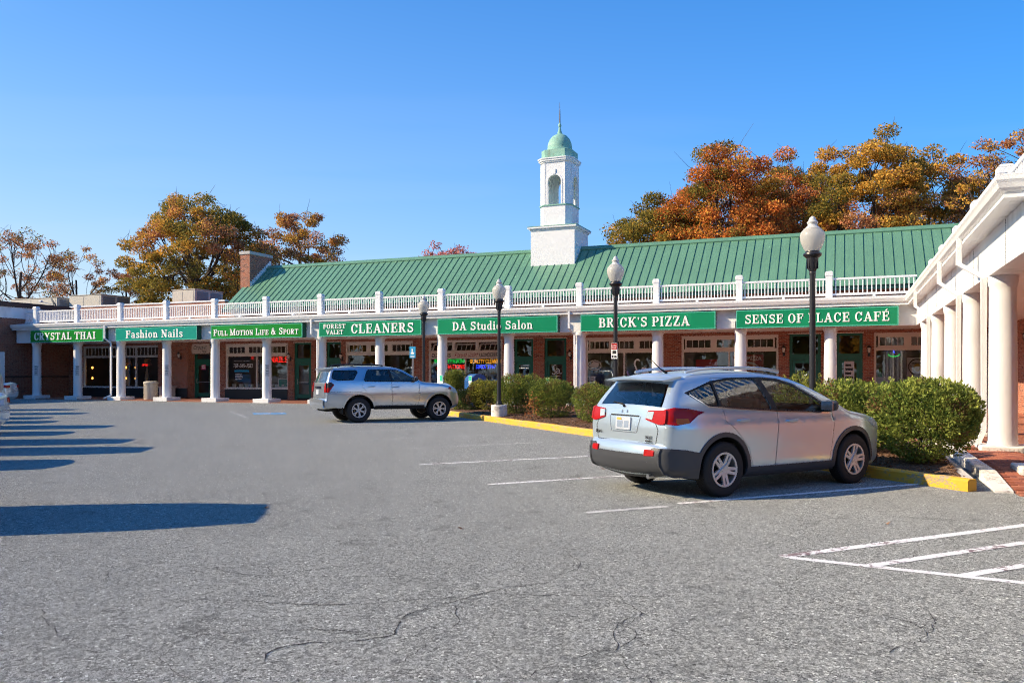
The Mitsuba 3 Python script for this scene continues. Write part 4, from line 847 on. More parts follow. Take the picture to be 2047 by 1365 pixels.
words(bn, 'lettering', 'CLEANERS', .20, -20.78, 38.988, 2.44, 'ink_black', width=1.15); words(bn, 'lettering', 'Forest Valet', .22, -19.42, 38.988, 2.45, 'ink_red', bold=False, shear=.35, width=1.35); words(bn, 'lettering', 'LAUNDERERS', .20, -17.95, 38.988, 2.45, 'ink_black', width=1.18)
ph = thing('window_lettering', 'white and red phone number 703-348-7333 on the nail salon glass', 'lettering')
words(ph, 'lettering', '703-348-7333', .22, -34.45, YW + .115, 1.93, 'letter_white', width=1.45, shear=.15); put(ph, 'line', bx(-34.4, -33.2, YW + .112, YW + .116, 2.33, 2.345), 'letter_white')
put(ph, 'list', cat_([bx(-34.3, -33.8 + .06 * (i % 3), YW + .112, YW + .116, z, z + .035) for i, z in enumerate((1.52, 1.42, 1.32, 1.22))]), 'letter_white'); put(ph, 'stripe', bx(-34.35, -33.25, YW + .112, YW + .116, 1.66, 1.78), 'blue_sign')
da = thing('window_lettering', 'large white looping da logo on the salon window', 'lettering')
def ribbon(pts, r): return tube(np.column_stack([spline(pts, 40)[:, 0], np.full(40, 0.0), spline(pts, 40)[:, 1]]), r, 6)
def place(m, x, y, z, s): m = m.copy(); m.apply_scale(s); m.apply_translation((x, y, z)); return m
d_st = ribbon([(.62, 1.55), (.45, 1.62), (.32, 1.45), (.40, 1.1), (.50, .7), (.42, .35), (.22, .3), (.05, .5)], .05); a_st = ribbon([(.75, 1.05), (.95, 1.1), (1.1, .95), (1.1, .6), (1.0, .5), (.8, .5), (.72, .66), (.85, .8), (1.1, .76), (1.15, .5), (1.3, .4), (1.45, .5)], .05); sw = ribbon([(-.15, .95), (.0, .62), (.4, .55), (.9, .72), (1.3, .7), (1.6, .45)], .045)
put(da, 'stroke', cat_([place(m, -9.85, YW + .10, .95, .8) for m in (d_st, a_st)]), 'letter_white', 40); 
mat('violet', (.32, .26, .55), .5); put(da, 'swash', place(sw, -9.85, YW + .115, .95, .8), 'violet', 40)
dd = thing('window_lettering', 'small white da logo on the green salon door', 'lettering'); put(dd, 'stroke', cat_([place(m, -13.92, YW + .13, 1.42, .36) for m in (d_st, a_st)] + [bx(-13.95, -13.45, YW + .12, YW + .125, z, z + .02) for z in (1.42, 1.30, 1.24, 1.18)]), 'letter_white')
fp = thing('window_poster', 'red and white poster reading FREE PIZZA in the pizzeria window', 'poster')
put(fp, 'sheet', bx(-4.95, -3.55, YG, YG + .02, .95, 2.45), 'room_white'); put(fp, 'red_field', ex_wall(sbox(-4.95, 1.9, -3.55, 2.45).difference(affinity.scale(Point(-4.25, 1.55).buffer(1, 24), .62, .58)), YG - .006, YG - .001), 'poster_red')
put(fp, 'oval', ex_wall(affinity.scale(Point(-4.25, 1.80).buffer(1, 24), .46, .22), YG - .008, YG - .003), 'poster_red'); words(fp, 'lettering', "BRICK'S", .14, -4.55, YG - .012, 1.73, 'letter_white', width=.62); words(fp, 'lettering', 'FREE PIZZA', .17, -4.85, YG - .012, 2.20, 'letter_white', width=1.2); words(fp, 'lettering', 'EVERY', .2, -4.7, YG - .012, 1.28, 'ink_black', width=.95)
rp = notice('red sheet on the left glass of the pizzeria window', -6.15, YG, 1.85, 1.0, .78, 'red_paint')
lg = thing('window_poster', 'white square poster with a round emblem and gold centre in the cafe window', 'poster')
put(lg, 'sheet', bx(2.45, 3.25, YG, YG + .02, 1.45, 2.27), 'room_white'); put(lg, 'ring', ex_wall(Point(2.85, 1.86).buffer(.36, 32).difference(Point(2.85, 1.86).buffer(.31, 32)), YG - .006, YG - .001), 'ink_black'); put(lg, 'centre', ex_wall(affinity.scale(Point(2.85, 1.82).buffer(.15, 24), 1, 1.15), YG - .006, YG - .001), 'poster_gold'); put(lg, 'band', bx(2.62, 3.08, YG - .006, YG - .001, 1.99, 2.04), 'ink_black'); put(lg, 'wings', ex_wall(U([Polygon([(2.7, 1.86), (2.56, 1.96), (2.58, 1.86), (2.68, 1.78)]), Polygon([(3.0, 1.86), (3.14, 1.96), (3.12, 1.86), (3.02, 1.78)])]), YG - .006, YG - .001), 'unit_grey')
oval = thing('window_lettering', 'pale oval logo on the left glass of the salon window', 'lettering'); put(oval, 'ring', ex_wall(affinity.scale(Point(-11.65, 1.98).buffer(1, 24), .36, .26).difference(affinity.scale(Point(-11.65, 1.98).buffer(1, 24), .32, .22)), YW + .112, YW + .116), 'unit_beige')
put(oval, 'fill', ex_wall(Polygon([(-11.95, 1.95), (-11.7, 2.18), (-11.4, 2.1), (-11.45, 1.9), (-11.7, 1.86)]), YW + .112, YW + .116), 'unit_beige')
# goods and fittings inside
rs = np.random.default_rng(11)
def inside(name, label, cat, mesh, m, **kw): return solo(name, label, cat, mesh, m, **kw)
for i, (x, y) in enumerate(((-42.95, 40.6), (-41.0 - 2.2, 40.0))):
    if i: x, y = -44.05, 40.0
    k = thing('table_lamp', ['lamp with an orange cloth shade in the restaurant window, right one', 'lamp with an orange cloth shade in the restaurant window, left one'][i], 'lamp'); put(k, 'shade', lathe([(.17, .0), (.27, -.42)], 24, (x, y, 2.55)), 'shade_cloth'); put(k, 'base', lathe([(0, .8), (.14, .8), (.16, 1.2), (.06, 1.8), (.03, 2.2), (0, 2.2)], 16, (x, y, .0)), 'room_white')
for i, x in enumerate((-46.35, -43.35, -42.5)):
    k = thing('light_string', ['string of warm bulbs at the left end of the restaurant window', 'string of warm bulbs in the middle of the restaurant window', 'string of warm bulbs beside the OPEN sign'][i], 'light string')
    put(k, 'cord', tube([(x, 39.25, .8), (x, 39.25, 2.6)], .01, 5), 'dark_bronze')
    for z in (1.25, 1.95): put(k, 'bulb', trimesh.creation.icosphere(2, .055), 'm_warm_glow', **glow('warm_glow')); scene[list(scene)[-1]]['to_world'] = T().translate([x, 39.24, z]).scale([1, 1, 1.5])
for i in range(9):
    x = -34.6 + i * .46 + rs.normal(0, .05); solo('flower_pot', 'small white pot on the sill inside the nail salon window', 'pot', lathe([(0, 0), (.09, 0), (.13, .2), (.12, .2), (.08, .02), (0, .02)], 14, (x, 39.38, .72)), 'room_white', group='pots on the nail salon window sill')
ft = thing('fish_tank', 'teal framed screen standing low in the nail salon window', 'screen'); put(ft, 'frame', bx(-31.25, -30.5, 39.3, 39.5, .74, 1.28), 'room_white'); put(ft, 'picture', bx(-31.18, -30.57, 39.29, 39.299, .80, 1.22), 'sign_teal')
for i, (x0, x1, y0, y1, z1, m, lab) in enumerate(((-26.0, -22.6, 41.5, 42.2, 1.1, 'room_item', 'long wooden counter inside the shop behind the white off-roader'), (-20.6, -17.0, 41.2, 41.9, 1.1, 'room_item', 'wooden counter inside the dry cleaner'), (-11.6, -9.2, 41.4, 42.2, 1.0, 'room_white', 'white counter inside the hair salon'), (-6.9, -3.4, 41.5, 42.4, 1.15, 'room_item', 'wooden counter inside the pizzeria'), (1.4, 4.6, 41.3, 42.2, 1.05, 'room_item', 'wooden counter inside the cafe'))):
    k = thing('shop_counter', lab, 'counter'); put(k, 'body', bx(x0, x1, y0, y1, .1, z1 - .05), m); put(k, 'top', bx(x0 - .05, x1 + .05, y0 - .05, y1 + .05, z1 - .05, z1, .01), 'room_floor')
sc = thing('salon_chair', 'pale padded chair inside the hair salon window', 'chair'); put(sc, 'seat', bx(-11.3, -10.6, 39.8, 40.4, .5, .68, .06), 'room_white'); put(sc, 'back', bx(-11.35, -11.15, 39.8, 40.4, .7, 1.3, .06), 'room_white'); put(sc, 'base', lathe([(0, .1), (.25, .1), (.25, .14), (.05, .18), (.05, .5), (0, .5)], 16, (-10.95, 40.1, 0)), 'steel')
cl = thing('clothes_rack', 'rail of bagged clothes inside the dry cleaner', 'clothes rack')
for i in range(16): put(cl, 'garment', bx(-20.4 + i * .22, -20.32 + i * .22, 42.3, 42.8, 1.1, 2.2, .02), ['room_white', 'panel_navy', 'room_item', 'seat_beige'][i % 4])
put(cl, 'rail', tube([(-20.6, 42.55, 2.25), (-16.9, 42.55, 2.25)], .02), 'steel')
for i, x in enumerate((1.62, 1.85, 2.2)): solo('curtain', ['pale curtain strip in the cafe window, next to the green bottle', 'middle pale curtain strip under the small green neon figure', 'pale curtain strip in the cafe window beside the round emblem poster'][i], 'curtain', bx(x, x + .07, 39.32, 39.36, .8, 2.55, .01), 'room_white', group='curtain strips in the cafe window')
gb = thing('bottle', 'green bottle on the cafe window sill', 'bottle'); put(gb, 'body', lathe([(0, 0), (.09, 0), (.09, .22), (.035, .32), (.035, .4), (0, .4)], 14, (1.38, 39.4, 1.42)), 'sign_grass', 30); put(gb, 'stand', bx(1.2, 1.9, 39.3, 39.6, 1.0, 1.41, .02), 'room_white')

for i, (x, y, lab) in enumerate(((-10.8, 40.6, 'lit ceiling light strip inside the hair salon'), (-5.4, 40.8, 'lit ceiling light strip inside the pizzeria'), (2.6, 40.6, 'lit ceiling light strip inside the cafe'), (-33.0, 40.7, 'lit ceiling light strip inside the nail salon'))):
    k = thing('ceiling_light', lab, 'ceiling light'); put(k, 'housing', bx(x - .75, x + .75, y - .12, y + .12, 3.83, 3.90), 'room_white'); put(k, 'tube', bx(x - .7, x + .7, y - .08, y + .08, 3.80, 3.829), 'm_light_strip', **glow('light_strip'))
# ================================================================== STREET FURNITURE
tc = thing('litter_bin', 'beige ribbed stone litter bin beside the fourth column from the left', 'litter bin')
bx_, by_ = -37.55, 35.75
put(tc, 'body', lathe([(0, .06), (.36, .06), (.37, .1), (.37, .92), (.38, .95), (0, .95)], 30, (bx_, by_, 0)), 'can_stone', 30); put(tc, 'lid', lathe([(.36, .951), (.41, .96), (.41, 1.05), (.36, 1.10), (.22, 1.12), (.2, 1.0), (0, 1.0)], 30, (bx_, by_, 0)), 'can_stone', 30)
rb_ = []
for i in range(30):
    a = i / 30 * 2 * math.pi; m = bx(-.014, .014, -.015, .01, .14, .88); m.apply_transform(trimesh.transformations.rotation_matrix(a, (0, 0, 1))); m.apply_translation((bx_ + .37 * math.sin(-a), by_ + .37 * math.cos(a), 0)); rb_.append(m)
put(tc, 'ribs', cat_(rb_), 'can_stone')
bs = thing('box_planter', 'low grey block at the foot of the wall right of the litter bin', 'block'); put(bs, 'body', bx(-38.85, -38.2, 37.6, 38.3, .118, .72, .02), 'concrete'); put(bs, 'rim', bx(-38.9, -38.15, 37.55, 38.35, .721, .78, .01), 'concrete')
mbx = thing('mailbox', 'blue mailbox with rounded top behind the hedge', 'mailbox')
arc = [(-.32, 0.18), (.32, .18), (.32, 1.02)] + [(.32 * math.cos(a), 1.02 + .32 * math.sin(a)) for a in np.linspace(0, math.pi, 20)[1:-1]] + [(-.32, 1.02)]
mbm = trimesh.creation.extrude_polygon(Polygon(arc), .62, engine='earcut'); mbm.apply_transform(np.array([[1, 0, 0, 0], [0, 0, 1, -.31], [0, 1, 0, 0], [0, 0, 0, 1.0]])); mbm.fix_normals()
tfm = T().translate([-14.1, 30.3, .115]).rotate([0, 0, 1], 50).scale([1.1, 1.1, 1.08])
for nm, m, mt in (('body', mbm, 'blue_steel'), ('leg', bx(-.30, -.24, -.30, -.24, 0, .18), 'blue_steel'), ('leg', bx(.24, .30, -.30, -.24, 0, .18), 'blue_steel'), ('leg', bx(-.30, -.24, .24, .30, 0, .18), 'blue_steel'), ('leg', bx(.24, .30, .24, .30, 0, .18), 'blue_steel'), ('hatch', bx(-.25, .25, -.335, -.311, .92, 1.16, .01), 'blue_steel'), ('rim', mbm.copy(), 'blue_steel')):
    if nm == 'rim': continue
    k = put(mbx, nm, m, mt, 30 if nm == 'body' else False); scene[k]['to_world'] = tfm
def along_(px, depth): u = (px - 1023.5) / 1621.1; return depth * (-math.sin(PAN) + u * math.cos(PAN)), depth * (math.cos(PAN) + u * math.sin(PAN))
def small_sign(label, x, y, z0, z1, w, top='green_mark', yaw=-30):
    k = thing('parking_sign', label, 'sign'); tf = T().translate([x, y, 0]).rotate([0, 0, 1], yaw)
    for nm, m, mt in (('post', bx(-.025, .025, .012, .05, .1, z1 - .02), 'steel'), ('plate', bx(-w / 2, w / 2, 0, .01, z0, z1), 'letter_white'), ('heading', bx(-w / 2 + .01, w / 2 - .01, -.004, -.001, z0 + (z1 - z0) * .62, z1 - .01), top), ('print', cat_([bx(-w * .3, w * .3, -.004, -.001, z0 + (z1 - z0) * f_, z0 + (z1 - z0) * (f_ + .07)) for f_ in (.1, .26, .42)]), 'green_mark')):
        q = put(k, nm, m, mt); scene[q]['to_world'] = tf
small_sign('green and white short stay sign left of the mailbox', *along_(940, 33), .94, 1.48, .22)
small_sign('green and white short stay sign in front of the column left of the pale shrub', *along_(882, 34), .85, 1.50, .22)
small_sign('green and white short stay sign peeking over the tallest hedge', *along_(1016, 31), 1.0, 1.48, .22)
small_sign('green and white short stay sign over the hedge in front of the salon door', *along_(1095, 30), 1.15, 1.42, .22)
hs = thing('parking_sign', 'tall blue accessible parking sign behind the white off-roader', 'sign')
put(hs, 'post', tube([(-17.6, 31.3, 0), (-17.6, 31.3, 2.75)], .03), 'steel'); put(hs, 'plate', bx(-17.75, -17.45, 31.25, 31.265, 2.25, 2.76, .004), 'blue_sign'); put(hs, 'symbol', cat_([bx(-17.68, -17.52, 31.243, 31.247, 2.42, 2.5), bx(-17.64, -17.58, 31.243, 31.247, 2.5, 2.66), bx(-17.7, -17.5, 31.243, 31.247, 2.3, 2.34)]), 'letter_white')

# ================================================================== CARS
from scipy.interpolate import PchipInterpolator
def sample(line, h):
    n = max(2, int(math.ceil(line.length / h))); return np.array([line.interpolate(i / n, normalized=True).coords[0] for i in range(n + 1)])
class Car:
    """A car from its side silhouette: half width as a function of (x, z), edges rounded towards the silhouette, the top strip carried across."""
    def __init__(s, top, bottom_z, arches, R, zw, plan, crown, rnd=.09):
        s.top = LineString(spline_keep(top)); s.crown_f = crown; s.rnd = rnd; s.zw = PchipInterpolator(*zip(*zw)); s.plan = PchipInterpolator(*zip(*plan))
        s.sil = Polygon(list(s.top.coords)); s.arches = [Point(a, R[0]).buffer(R[1], 32) for a in arches]; s.arch_x, s.R = arches, R
        s.side = s.sil.difference(U(s.arches))
        if s.side.geom_type != 'Polygon': s.side = max(s.side.geoms, key=lambda g: g.area)
        s.topline = s.top
    def W(s, x, z):
        w = s.zw(np.clip(z, s.zw.x[0], s.zw.x[-1])) * s.plan(np.clip(x, s.plan.x[0], s.plan.x[-1]))
        d = shapely.distance(shapely.points(x, z), s.topline); r = s.rnd
        t = np.clip(1 - d / r, 0, 1); return np.maximum(w - r * .8 * (1 - np.sqrt(np.maximum(1 - t * t, 0))), .02)
    def tri(s, reg, h=.06):
        """Vertices (x, z) and triangles of a region of the side."""
        out = []
        for g in getattr(reg, 'geoms', [reg]):
            if g.area < 1e-5: continue
            P = [sample(LineString(r.coords), .022)[:-1] for r in [g.exterior, *g.interiors]]
            for d in (.008, .02, .04, .07):
                c = s.topline.buffer(d).boundary.intersection(g.buffer(-.004))
                for l in getattr(c, 'geoms', [c]):
                    if l.geom_type == 'LineString' and l.length > .01: P.append(sample(l, .03))
            x0, z0, x1, z1 = g.bounds; gx, gz = np.meshgrid(np.arange(x0, x1, h), np.arange(z0, z1, h)); q = np.column_stack([gx.ravel(), gz.ravel()])
            ins = g.buffer(-.015); q = q[shapely.contains_xy(ins, q[:, 0], q[:, 1])] if not ins.is_empty else q[:0]; P.append(q)
            P = np.unique(np.round(np.vstack(P), 5), axis=0); t = Delaunay(P).simplices; c = P[t].mean(1)
            t = t[shapely.contains_xy(g, c[:, 0], c[:, 1])]; out.append((P, t))
        k, V, F = 0, [], []
        for P, t in out: V.append(P); F.append(t + k); k += len(P)
        return np.vstack(V), np.vstack(F)
    def skin(s, reg, off=0.0, sides=(1, -1), rim=.0, h=.06):
        """Surface over a side region, lifted by off; rim > 0 adds a skirt turned inward."""
        P, t = s.tri(reg, h); w = s.W(P[:, 0], P[:, 1]) + off; a, b = P[t[:, 1]] - P[t[:, 0]], P[t[:, 2]] - P[t[:, 0]]
        t = np.where((a[:, 0] * b[:, 1] - a[:, 1] * b[:, 0] > 0)[:, None], t, t[:, ::-1]); M = []
        for sd in sides:                       # +1 = the car's left (y > 0)
            V = np.column_stack([P[:, 0], sd * w, P[:, 1]]); F = t[:, ::-1] if sd > 0 else t
            if rim > 0:
                e = np.sort(np.vstack([F[:, [0, 1]], F[:, [1, 2]], F[:, [2, 0]]]), 1); ue, c = np.unique(e, axis=0, return_counts=True); be = ue[c == 1]
                n = len(V); V = np.vstack([V, V - [0, sd * rim, 0]]); Q = np.vstack([np.column_stack([be[:, 0], be[:, 1], be[:, 1] + n]), np.column_stack([be[:, 0], be[:, 1] + n, be[:, 0] + n])]); F = np.vstack([F, Q])
            M.append(trimesh.Trimesh(V, F, process=False))
        return cat_(M)
    def contour(s, a0=0.0, a1=1.0, h=.03):
        L = s.topline.length; n = max(3, int((a1 - a0) * L / h)); return np.array([s.topline.interpolate(a0 * L + (a1 - a0) * L * i / n).coords[0] for i in range(n + 1)])
    def nrm(s, P):
        t = np.gradient(P, axis=0); t /= np.linalg.norm(t, axis=1, keepdims=True); return np.column_stack([-t[:, 1], t[:, 0]])      # outward when the line runs rear -> roof -> front
    def strip(s, P, f0=-1.0, f1=1.0, ny=16, off=0.0, rim=0.0):
        n = s.nrm(P); w = s.W(P[:, 0], P[:, 1]); c = s.crown_f(P); fr = np.linspace(f0, f1, ny + 1); fr = np.sign(fr) * (1 - (1 - np.abs(fr)) ** 1.25) if f0 <= -1 else fr
        q = P[:, None, :] + n[:, None, :] * (c[:, None] * (1 - fr ** 2)[None, :] + off)[..., None]; y = w[:, None] * fr[None, :]
        V = np.dstack([q[..., 0], y, q[..., 1]]); idx = np.arange(V.shape[0] * V.shape[1]).reshape(V.shape[:2])
        F = np.vstack([np.column_stack([idx[:-1, :-1].ravel(), idx[1:, 1:].ravel(), idx[1:, :-1].ravel()]), np.column_stack([idx[:-1, :-1].ravel(), idx[:-1, 1:].ravel(), idx[1:, 1:].ravel()])])
        V = V.reshape(-1, 3)
        return trimesh.Trimesh(V, F[:, ::-1], process=False)
    def rear_patch(s, poly, off=.006, h=.05):
        """Polygon in (y, height) laid on the rear end."""
        P = s.contour(h=.01); P = P[: int(np.argmax(P[:, 1] > s.rear_top)) or len(P)]; k = np.maximum.accumulate(P[:, 1]); nn_ = s.nrm(P); o = np.argsort(P[:, 1], kind='stable')
        ring = sample(LineString(poly.exterior.coords), .02)[:-1]; x0, z0, x1, z1 = poly.bounds; gx, gz = np.meshgrid(np.arange(x0, x1, h), np.arange(z0, z1, h)); q = np.column_stack([gx.ravel(), gz.ravel()]); q = q[shapely.contains_xy(poly.buffer(-.012), q[:, 0], q[:, 1])]
        A = np.unique(np.round(np.vstack([ring, q]), 5), axis=0); t = Delaunay(A).simplices; c = A[t].mean(1); t = t[shapely.contains_xy(poly, c[:, 0], c[:, 1])]
        z = A[:, 1]; x = np.interp(z, P[o, 1], P[o, 0]); nx = np.interp(z, P[o, 1], nn_[o, 0]); nz = np.interp(z, P[o, 1], nn_[o, 1]); w = s.W(x, z); cr = s.crown_f(np.column_stack([x, z])); f = np.clip(np.abs(A[:, 0]) / w, 0, 1)
        b = cr * (1 - f ** 2) + off; V = np.column_stack([x + nx * b, np.clip(A[:, 0], -w - off, w + off), z + nz * b])
        e = np.sort(np.vstack([t[:, [0, 1]], t[:, [1, 2]], t[:, [2, 0]]]), 1); ue, cc = np.unique(e, axis=0, return_counts=True); be = ue[cc == 1]; n = len(V); V2 = np.vstack([V, V + [.03, 0, 0]])
        F = np.vstack([t, np.column_stack([be[:, 0], be[:, 1], be[:, 1] + n]), np.column_stack([be[:, 0], be[:, 1] + n, be[:, 0] + n])])
        return trimesh.Trimesh(V2, F, process=False)
def spline_keep(p): return p
def rounded(poly, r): return poly.buffer(-r).buffer(r) if r > 0 else poly
def wheel_parts(R, rw, width, rim_r, spokes, style):
    prof = [(rim_r, -width * .42), (rim_r + .02, -width * .46), (R - .045, -width * .5), (R - .012, -width * .43), (R, -width * .34), (R, width * .34), (R - .012, width * .43), (R - .045, width * .5), (rim_r + .02, width * .46), (rim_r, width * .42)]
    rot = np.array([[1, 0, 0, 0], [0, 0, 1, 0], [0, -1, 0, 0], [0, 0, 0, 1.0]])       # axis z -> y
    tyre = trimesh.creation.revolve(np.array(prof), sections=56); tread = []
    for i in range(64):
        m = bx(R - .004, R + .007, -.006, .010, -width * .36, width * .36); m.apply_transform(trimesh.transformations.rotation_matrix(i / 64 * 2 * math.pi, (0, 0, 1))); tread.append(m)
    tyre = cat_([tyre] + tread); tyre.apply_transform(rot)
    ring = Point(0, 0).buffer(rim_r + .004, 40).difference(Point(0, 0).buffer(rim_r - .022, 40)); sp = [ring, Point(0, 0).buffer(.062, 24)]
    for i in range(spokes):
        a = i / spokes * 2 * math.pi + math.pi / 2
        if style == 'five':
            s_ = Polygon([(.03, -.045), (rim_r - .01, -.052), (rim_r - .01, .052), (.03, .045)]).difference(Polygon([(.11, -.006), (rim_r - .03, -.014), (rim_r - .03, .014), (.11, .006)]).buffer(.0))
        else:
            s_ = U([Polygon([(.03, -.028), (rim_r * .55, -.022), (rim_r - .008, -.062), (rim_r - .008, -.028), (rim_r * .66, .0), (rim_r - .008, .028), (rim_r - .008, .062), (rim_r * .55, .022), (.03, .028)])])
        sp.append(affinity.rotate(s_, math.degrees(a), origin=(0, 0)))
    rim = trimesh.creation.extrude_polygon(U(sp), .03, engine='earcut'); rim.apply_translation((0, 0, width * .36))
    r_ = np.linalg.norm(rim.vertices[:, :2], axis=1); rim.vertices[:, 2] -= .025 * (1 - np.clip(r_ / rim_r, 0, 1)) * 1.0
    cap = trimesh.creation.cylinder(.034, .012, sections=20); cap.apply_translation((0, 0, width * .36 + .012)); rim = cat_([rim, cap, trimesh.creation.revolve(np.array([(rim_r + .004, width * .36 + .03), (rim_r - .005, width * .2), (rim_r - .02, -width * .3), (rim_r - .012, -width * .3), (rim_r + .006, width * .36)]), sections=40)])
    dish_ = trimesh.creation.revolve(np.array([(0, width * .1), (.15, width * .1), (.155, width * .12), (.155, -width * .1), (rim_r, -width * .2), (rim_r, -width * .22), (0, -width * .22)]), sections=32)
    nuts = cat_([trimesh.creation.cylinder(.011, .02, sections=8, transform=trimesh.transformations.translation_matrix((.058 * math.cos(a), .058 * math.sin(a), width * .36 + .005))) for a in np.arange(5) / 5 * 2 * math.pi + .6])
    for m in (rim, dish_, nuts): m.apply_transform(rot)
    return tyre, rim, dish_, nuts
def build_car(key, c, paint, spec, tf):
    """All parts of one car; returns nothing, adds entries key__part."""
    def P_(name, m, mt, sm=False, parent=None, **kw):
        k = put(parent or key, name, m, mt, sm, **kw); scene[k]['to_world'] = tf; return k
    win, doors = spec['win'], spec['doors']
    allwin = U([w for w in win]); seams = U([d.boundary.buffer(.0035) for d in doors]) if doors else Polygon()
    if spec.get('fuel') is not None: seams = seams.union(spec['fuel'].boundary.buffer(.0025))
    body = c.side.difference(allwin.buffer(.0)).difference(U(doors)).difference(seams)
    # strips of the contour: glass or paint
    L = c.topline.length; parts = []; g0, g1, h0, h1 = spec['glass_s']           # rear glass and windscreen, as (x, z) points
    sp_ = lambda q: c.topline.project(Point(q)) / L
    r0, r1, f0, f1 = sp_(g0), sp_(g1), sp_(h0), sp_(h1); fr = spec.get('glass_f', .86)
    for a, b, f_ in ((0, r0, None), (r0, r1, fr), (r1, f0, None), (f0, f1, fr), (f1, 1, None)):
        q = c.contour(a, b)
        if f_ is None: parts.append(c.strip(q))
        else: parts += [c.strip(q, -1, -f_, 4), c.strip(q, f_, 1, 4)]
    P_('body', cat_([c.skin(body)] + parts), paint, 42)
    P_('rear_window', c.strip(c.contour(r0, r1), -fr, fr, 12, off=-.004), spec['rear_glass'], True)
    P_('windscreen', c.strip(c.contour(f0, f1), -fr, fr, 12, off=-.004), 'glass_clear', True)
    for sd in (1, -1):
        for d in doors: P_('door', c.skin(d.difference(allwin).difference(seams), 0, (sd,), rim=.03), paint, 42)
        for i, w in enumerate(win): P_('side_window', c.skin(w.buffer(.004), -.012, (sd,), h=.12), spec['win_glass'][i], True)
    [P_('window_trim', c.skin(g_.difference(allwin), .004, (sd,), rim=.012), 'ink_black', 40) for sd in (1, -1) for g_ in spec['win_outline']]
    for nm, reg, mt, off in spec['side']:
        rg = reg.intersection(c.side.buffer(.02))
        for g_ in getattr(rg, 'geoms', [rg]):
            if g_.area > 2e-4: [P_(nm, c.skin(g_, off, (sd,), rim=.03), mt, 40) for sd in (1, -1)]
    for nm, poly, mt, off in spec['rear']: P_(nm, c.rear_patch(poly, off), mt, 40)
    # underside with wheel wells, inside
    low = c.side.difference(sbox(-9, spec['floor'] + .35, 9, 9)); x0, z0, x1, z1 = c.side.bounds; R0_ = c.R
    und = []; ext = LineString(list(c.side.exterior.coords)); bot = [p for p in sample(ext, .03) if c.topline.distance(Point(p)) > .004 or p[1] < spec['floor'] + .02]
    for ax in c.arch_x:
        aa = np.linspace(math.radians(-25), math.radians(205), 30); pr = np.column_stack([ax + (R0_[1] + .004) * np.cos(aa), R0_[0] + (R0_[1] + .004) * np.sin(aa)]); pr = pr[(pr[:, 1] > spec['floor'] - .05)]
        wv = c.W(pr[:, 0], pr[:, 1]) - .012; V = np.vstack([np.column_stack([pr[:, 0], wv, pr[:, 1]]), np.column_stack([pr[:, 0], -wv, pr[:, 1]])]); n = len(pr)
        F = [(i, i + 1, n + i + 1) for i in range(n - 1)] + [(i, n + i + 1, n + i) for i in range(n - 1)]; und.append(trimesh.Trimesh(V, F, process=False))
    xs = [x0 + .12, c.arch_x[0] - R0_[1] - .01, c.arch_x[0] + R0_[1] + .01, c.arch_x[1] - R0_[1] - .01, c.arch_x[1] + R0_[1] + .01, x1 - .1]
    hw = float(c.zw(.5)) * .93
    und += [bx(xs[0], xs[1], -hw * .9, hw * .9, spec['floor'] + .1, spec['floor'] + .2), bx(xs[2], xs[3], -hw, hw, spec['floor'] + .0, spec['floor'] + .12), bx(xs[4], xs[5], -hw * .85, hw * .85, spec['floor'] + .02, spec['floor'] + .2), bx(xs[1], xs[4], -hw * .62, hw * .62, spec['floor'] + .02, spec['floor'] + .2),
            bx(xs[0] + .05, xs[4] - .3, -hw * .96, hw * .96, .66 if spec['floor'] < .35 else .8, .70 if spec['floor'] < .35 else .84)]
    P_('underbody', cat_(und), 'underbody')
    zs = spec['seat_z']; seats = []
    for y in (-.38, .38):
        for xq, wd in spec['seats']:
            rot = trimesh.transformations.rotation_matrix(math.radians(-14), (0, 1, 0))
            b = bx(-.09, .09, -wd / 2, wd / 2, 0, .58, .05); hd = bx(-.05, .05, -.13, .13, .63, .82, .04); m = cat_([b, hd, bx(-.02, .02, -.06, -.04, .55, .66), bx(-.02, .02, .04, .06, .55, .66)]); m.apply_transform(rot); m.apply_translation((xq, y, zs)); seats += [m, bx(xq, xq + .5, y - wd / 2, y + wd / 2, zs - .15, zs + .02, .05)]
    P_('seats', cat_(seats), spec.get('seat_mat', 'seat_grey'), 40)
    xd = spec['dash']; P_('dashboard', cat_([bx(xd, xd + .55, -.66, .66, zs + .02, zs + .32, .06)]), 'seat_grey', 40)
    sw_ = trimesh.creation.torus(.18, .016, 24, 8); sw_.apply_transform(trimesh.transformations.rotation_matrix(math.radians(65), (0, 1, 0))); sw_.apply_translation((xd - .12, .38, zs + .33)); P_('steering_wheel', sw_, 'underbody', True)
    # wheels
    tyre, rim, dish_, nuts = wheel_parts(*spec['wheel']); Rw = spec['wheel'][0]; first = None
    for ax in c.arch_x:
        for sd in (-1, 1):
            yy = sd * spec['track']; lt = T().translate([ax, yy, Rw]).rotate([0, 0, 1], 0 if sd > 0 else 180).rotate([0, 1, 0], 17 * (ax > 1) + 9)
            wk = numbered(key + '__wheel')
            for nm, m, mt, sm in (('tyre', tyre, 'rubber', 35), ('rim', rim, spec.get('rim', 'alloy'), 30), ('brake', dish_, 'rim_dark', 30), ('nuts', nuts, 'steel', False)):
                if first is None or len(first) < 4:
                    first = first or {}
                    k = put(wk, nm, m, mt, sm); scene[k]['to_world'] = tf @ lt; first[nm] = k
                else:
                    k = again(wk, nm, first[nm], tf @ lt)
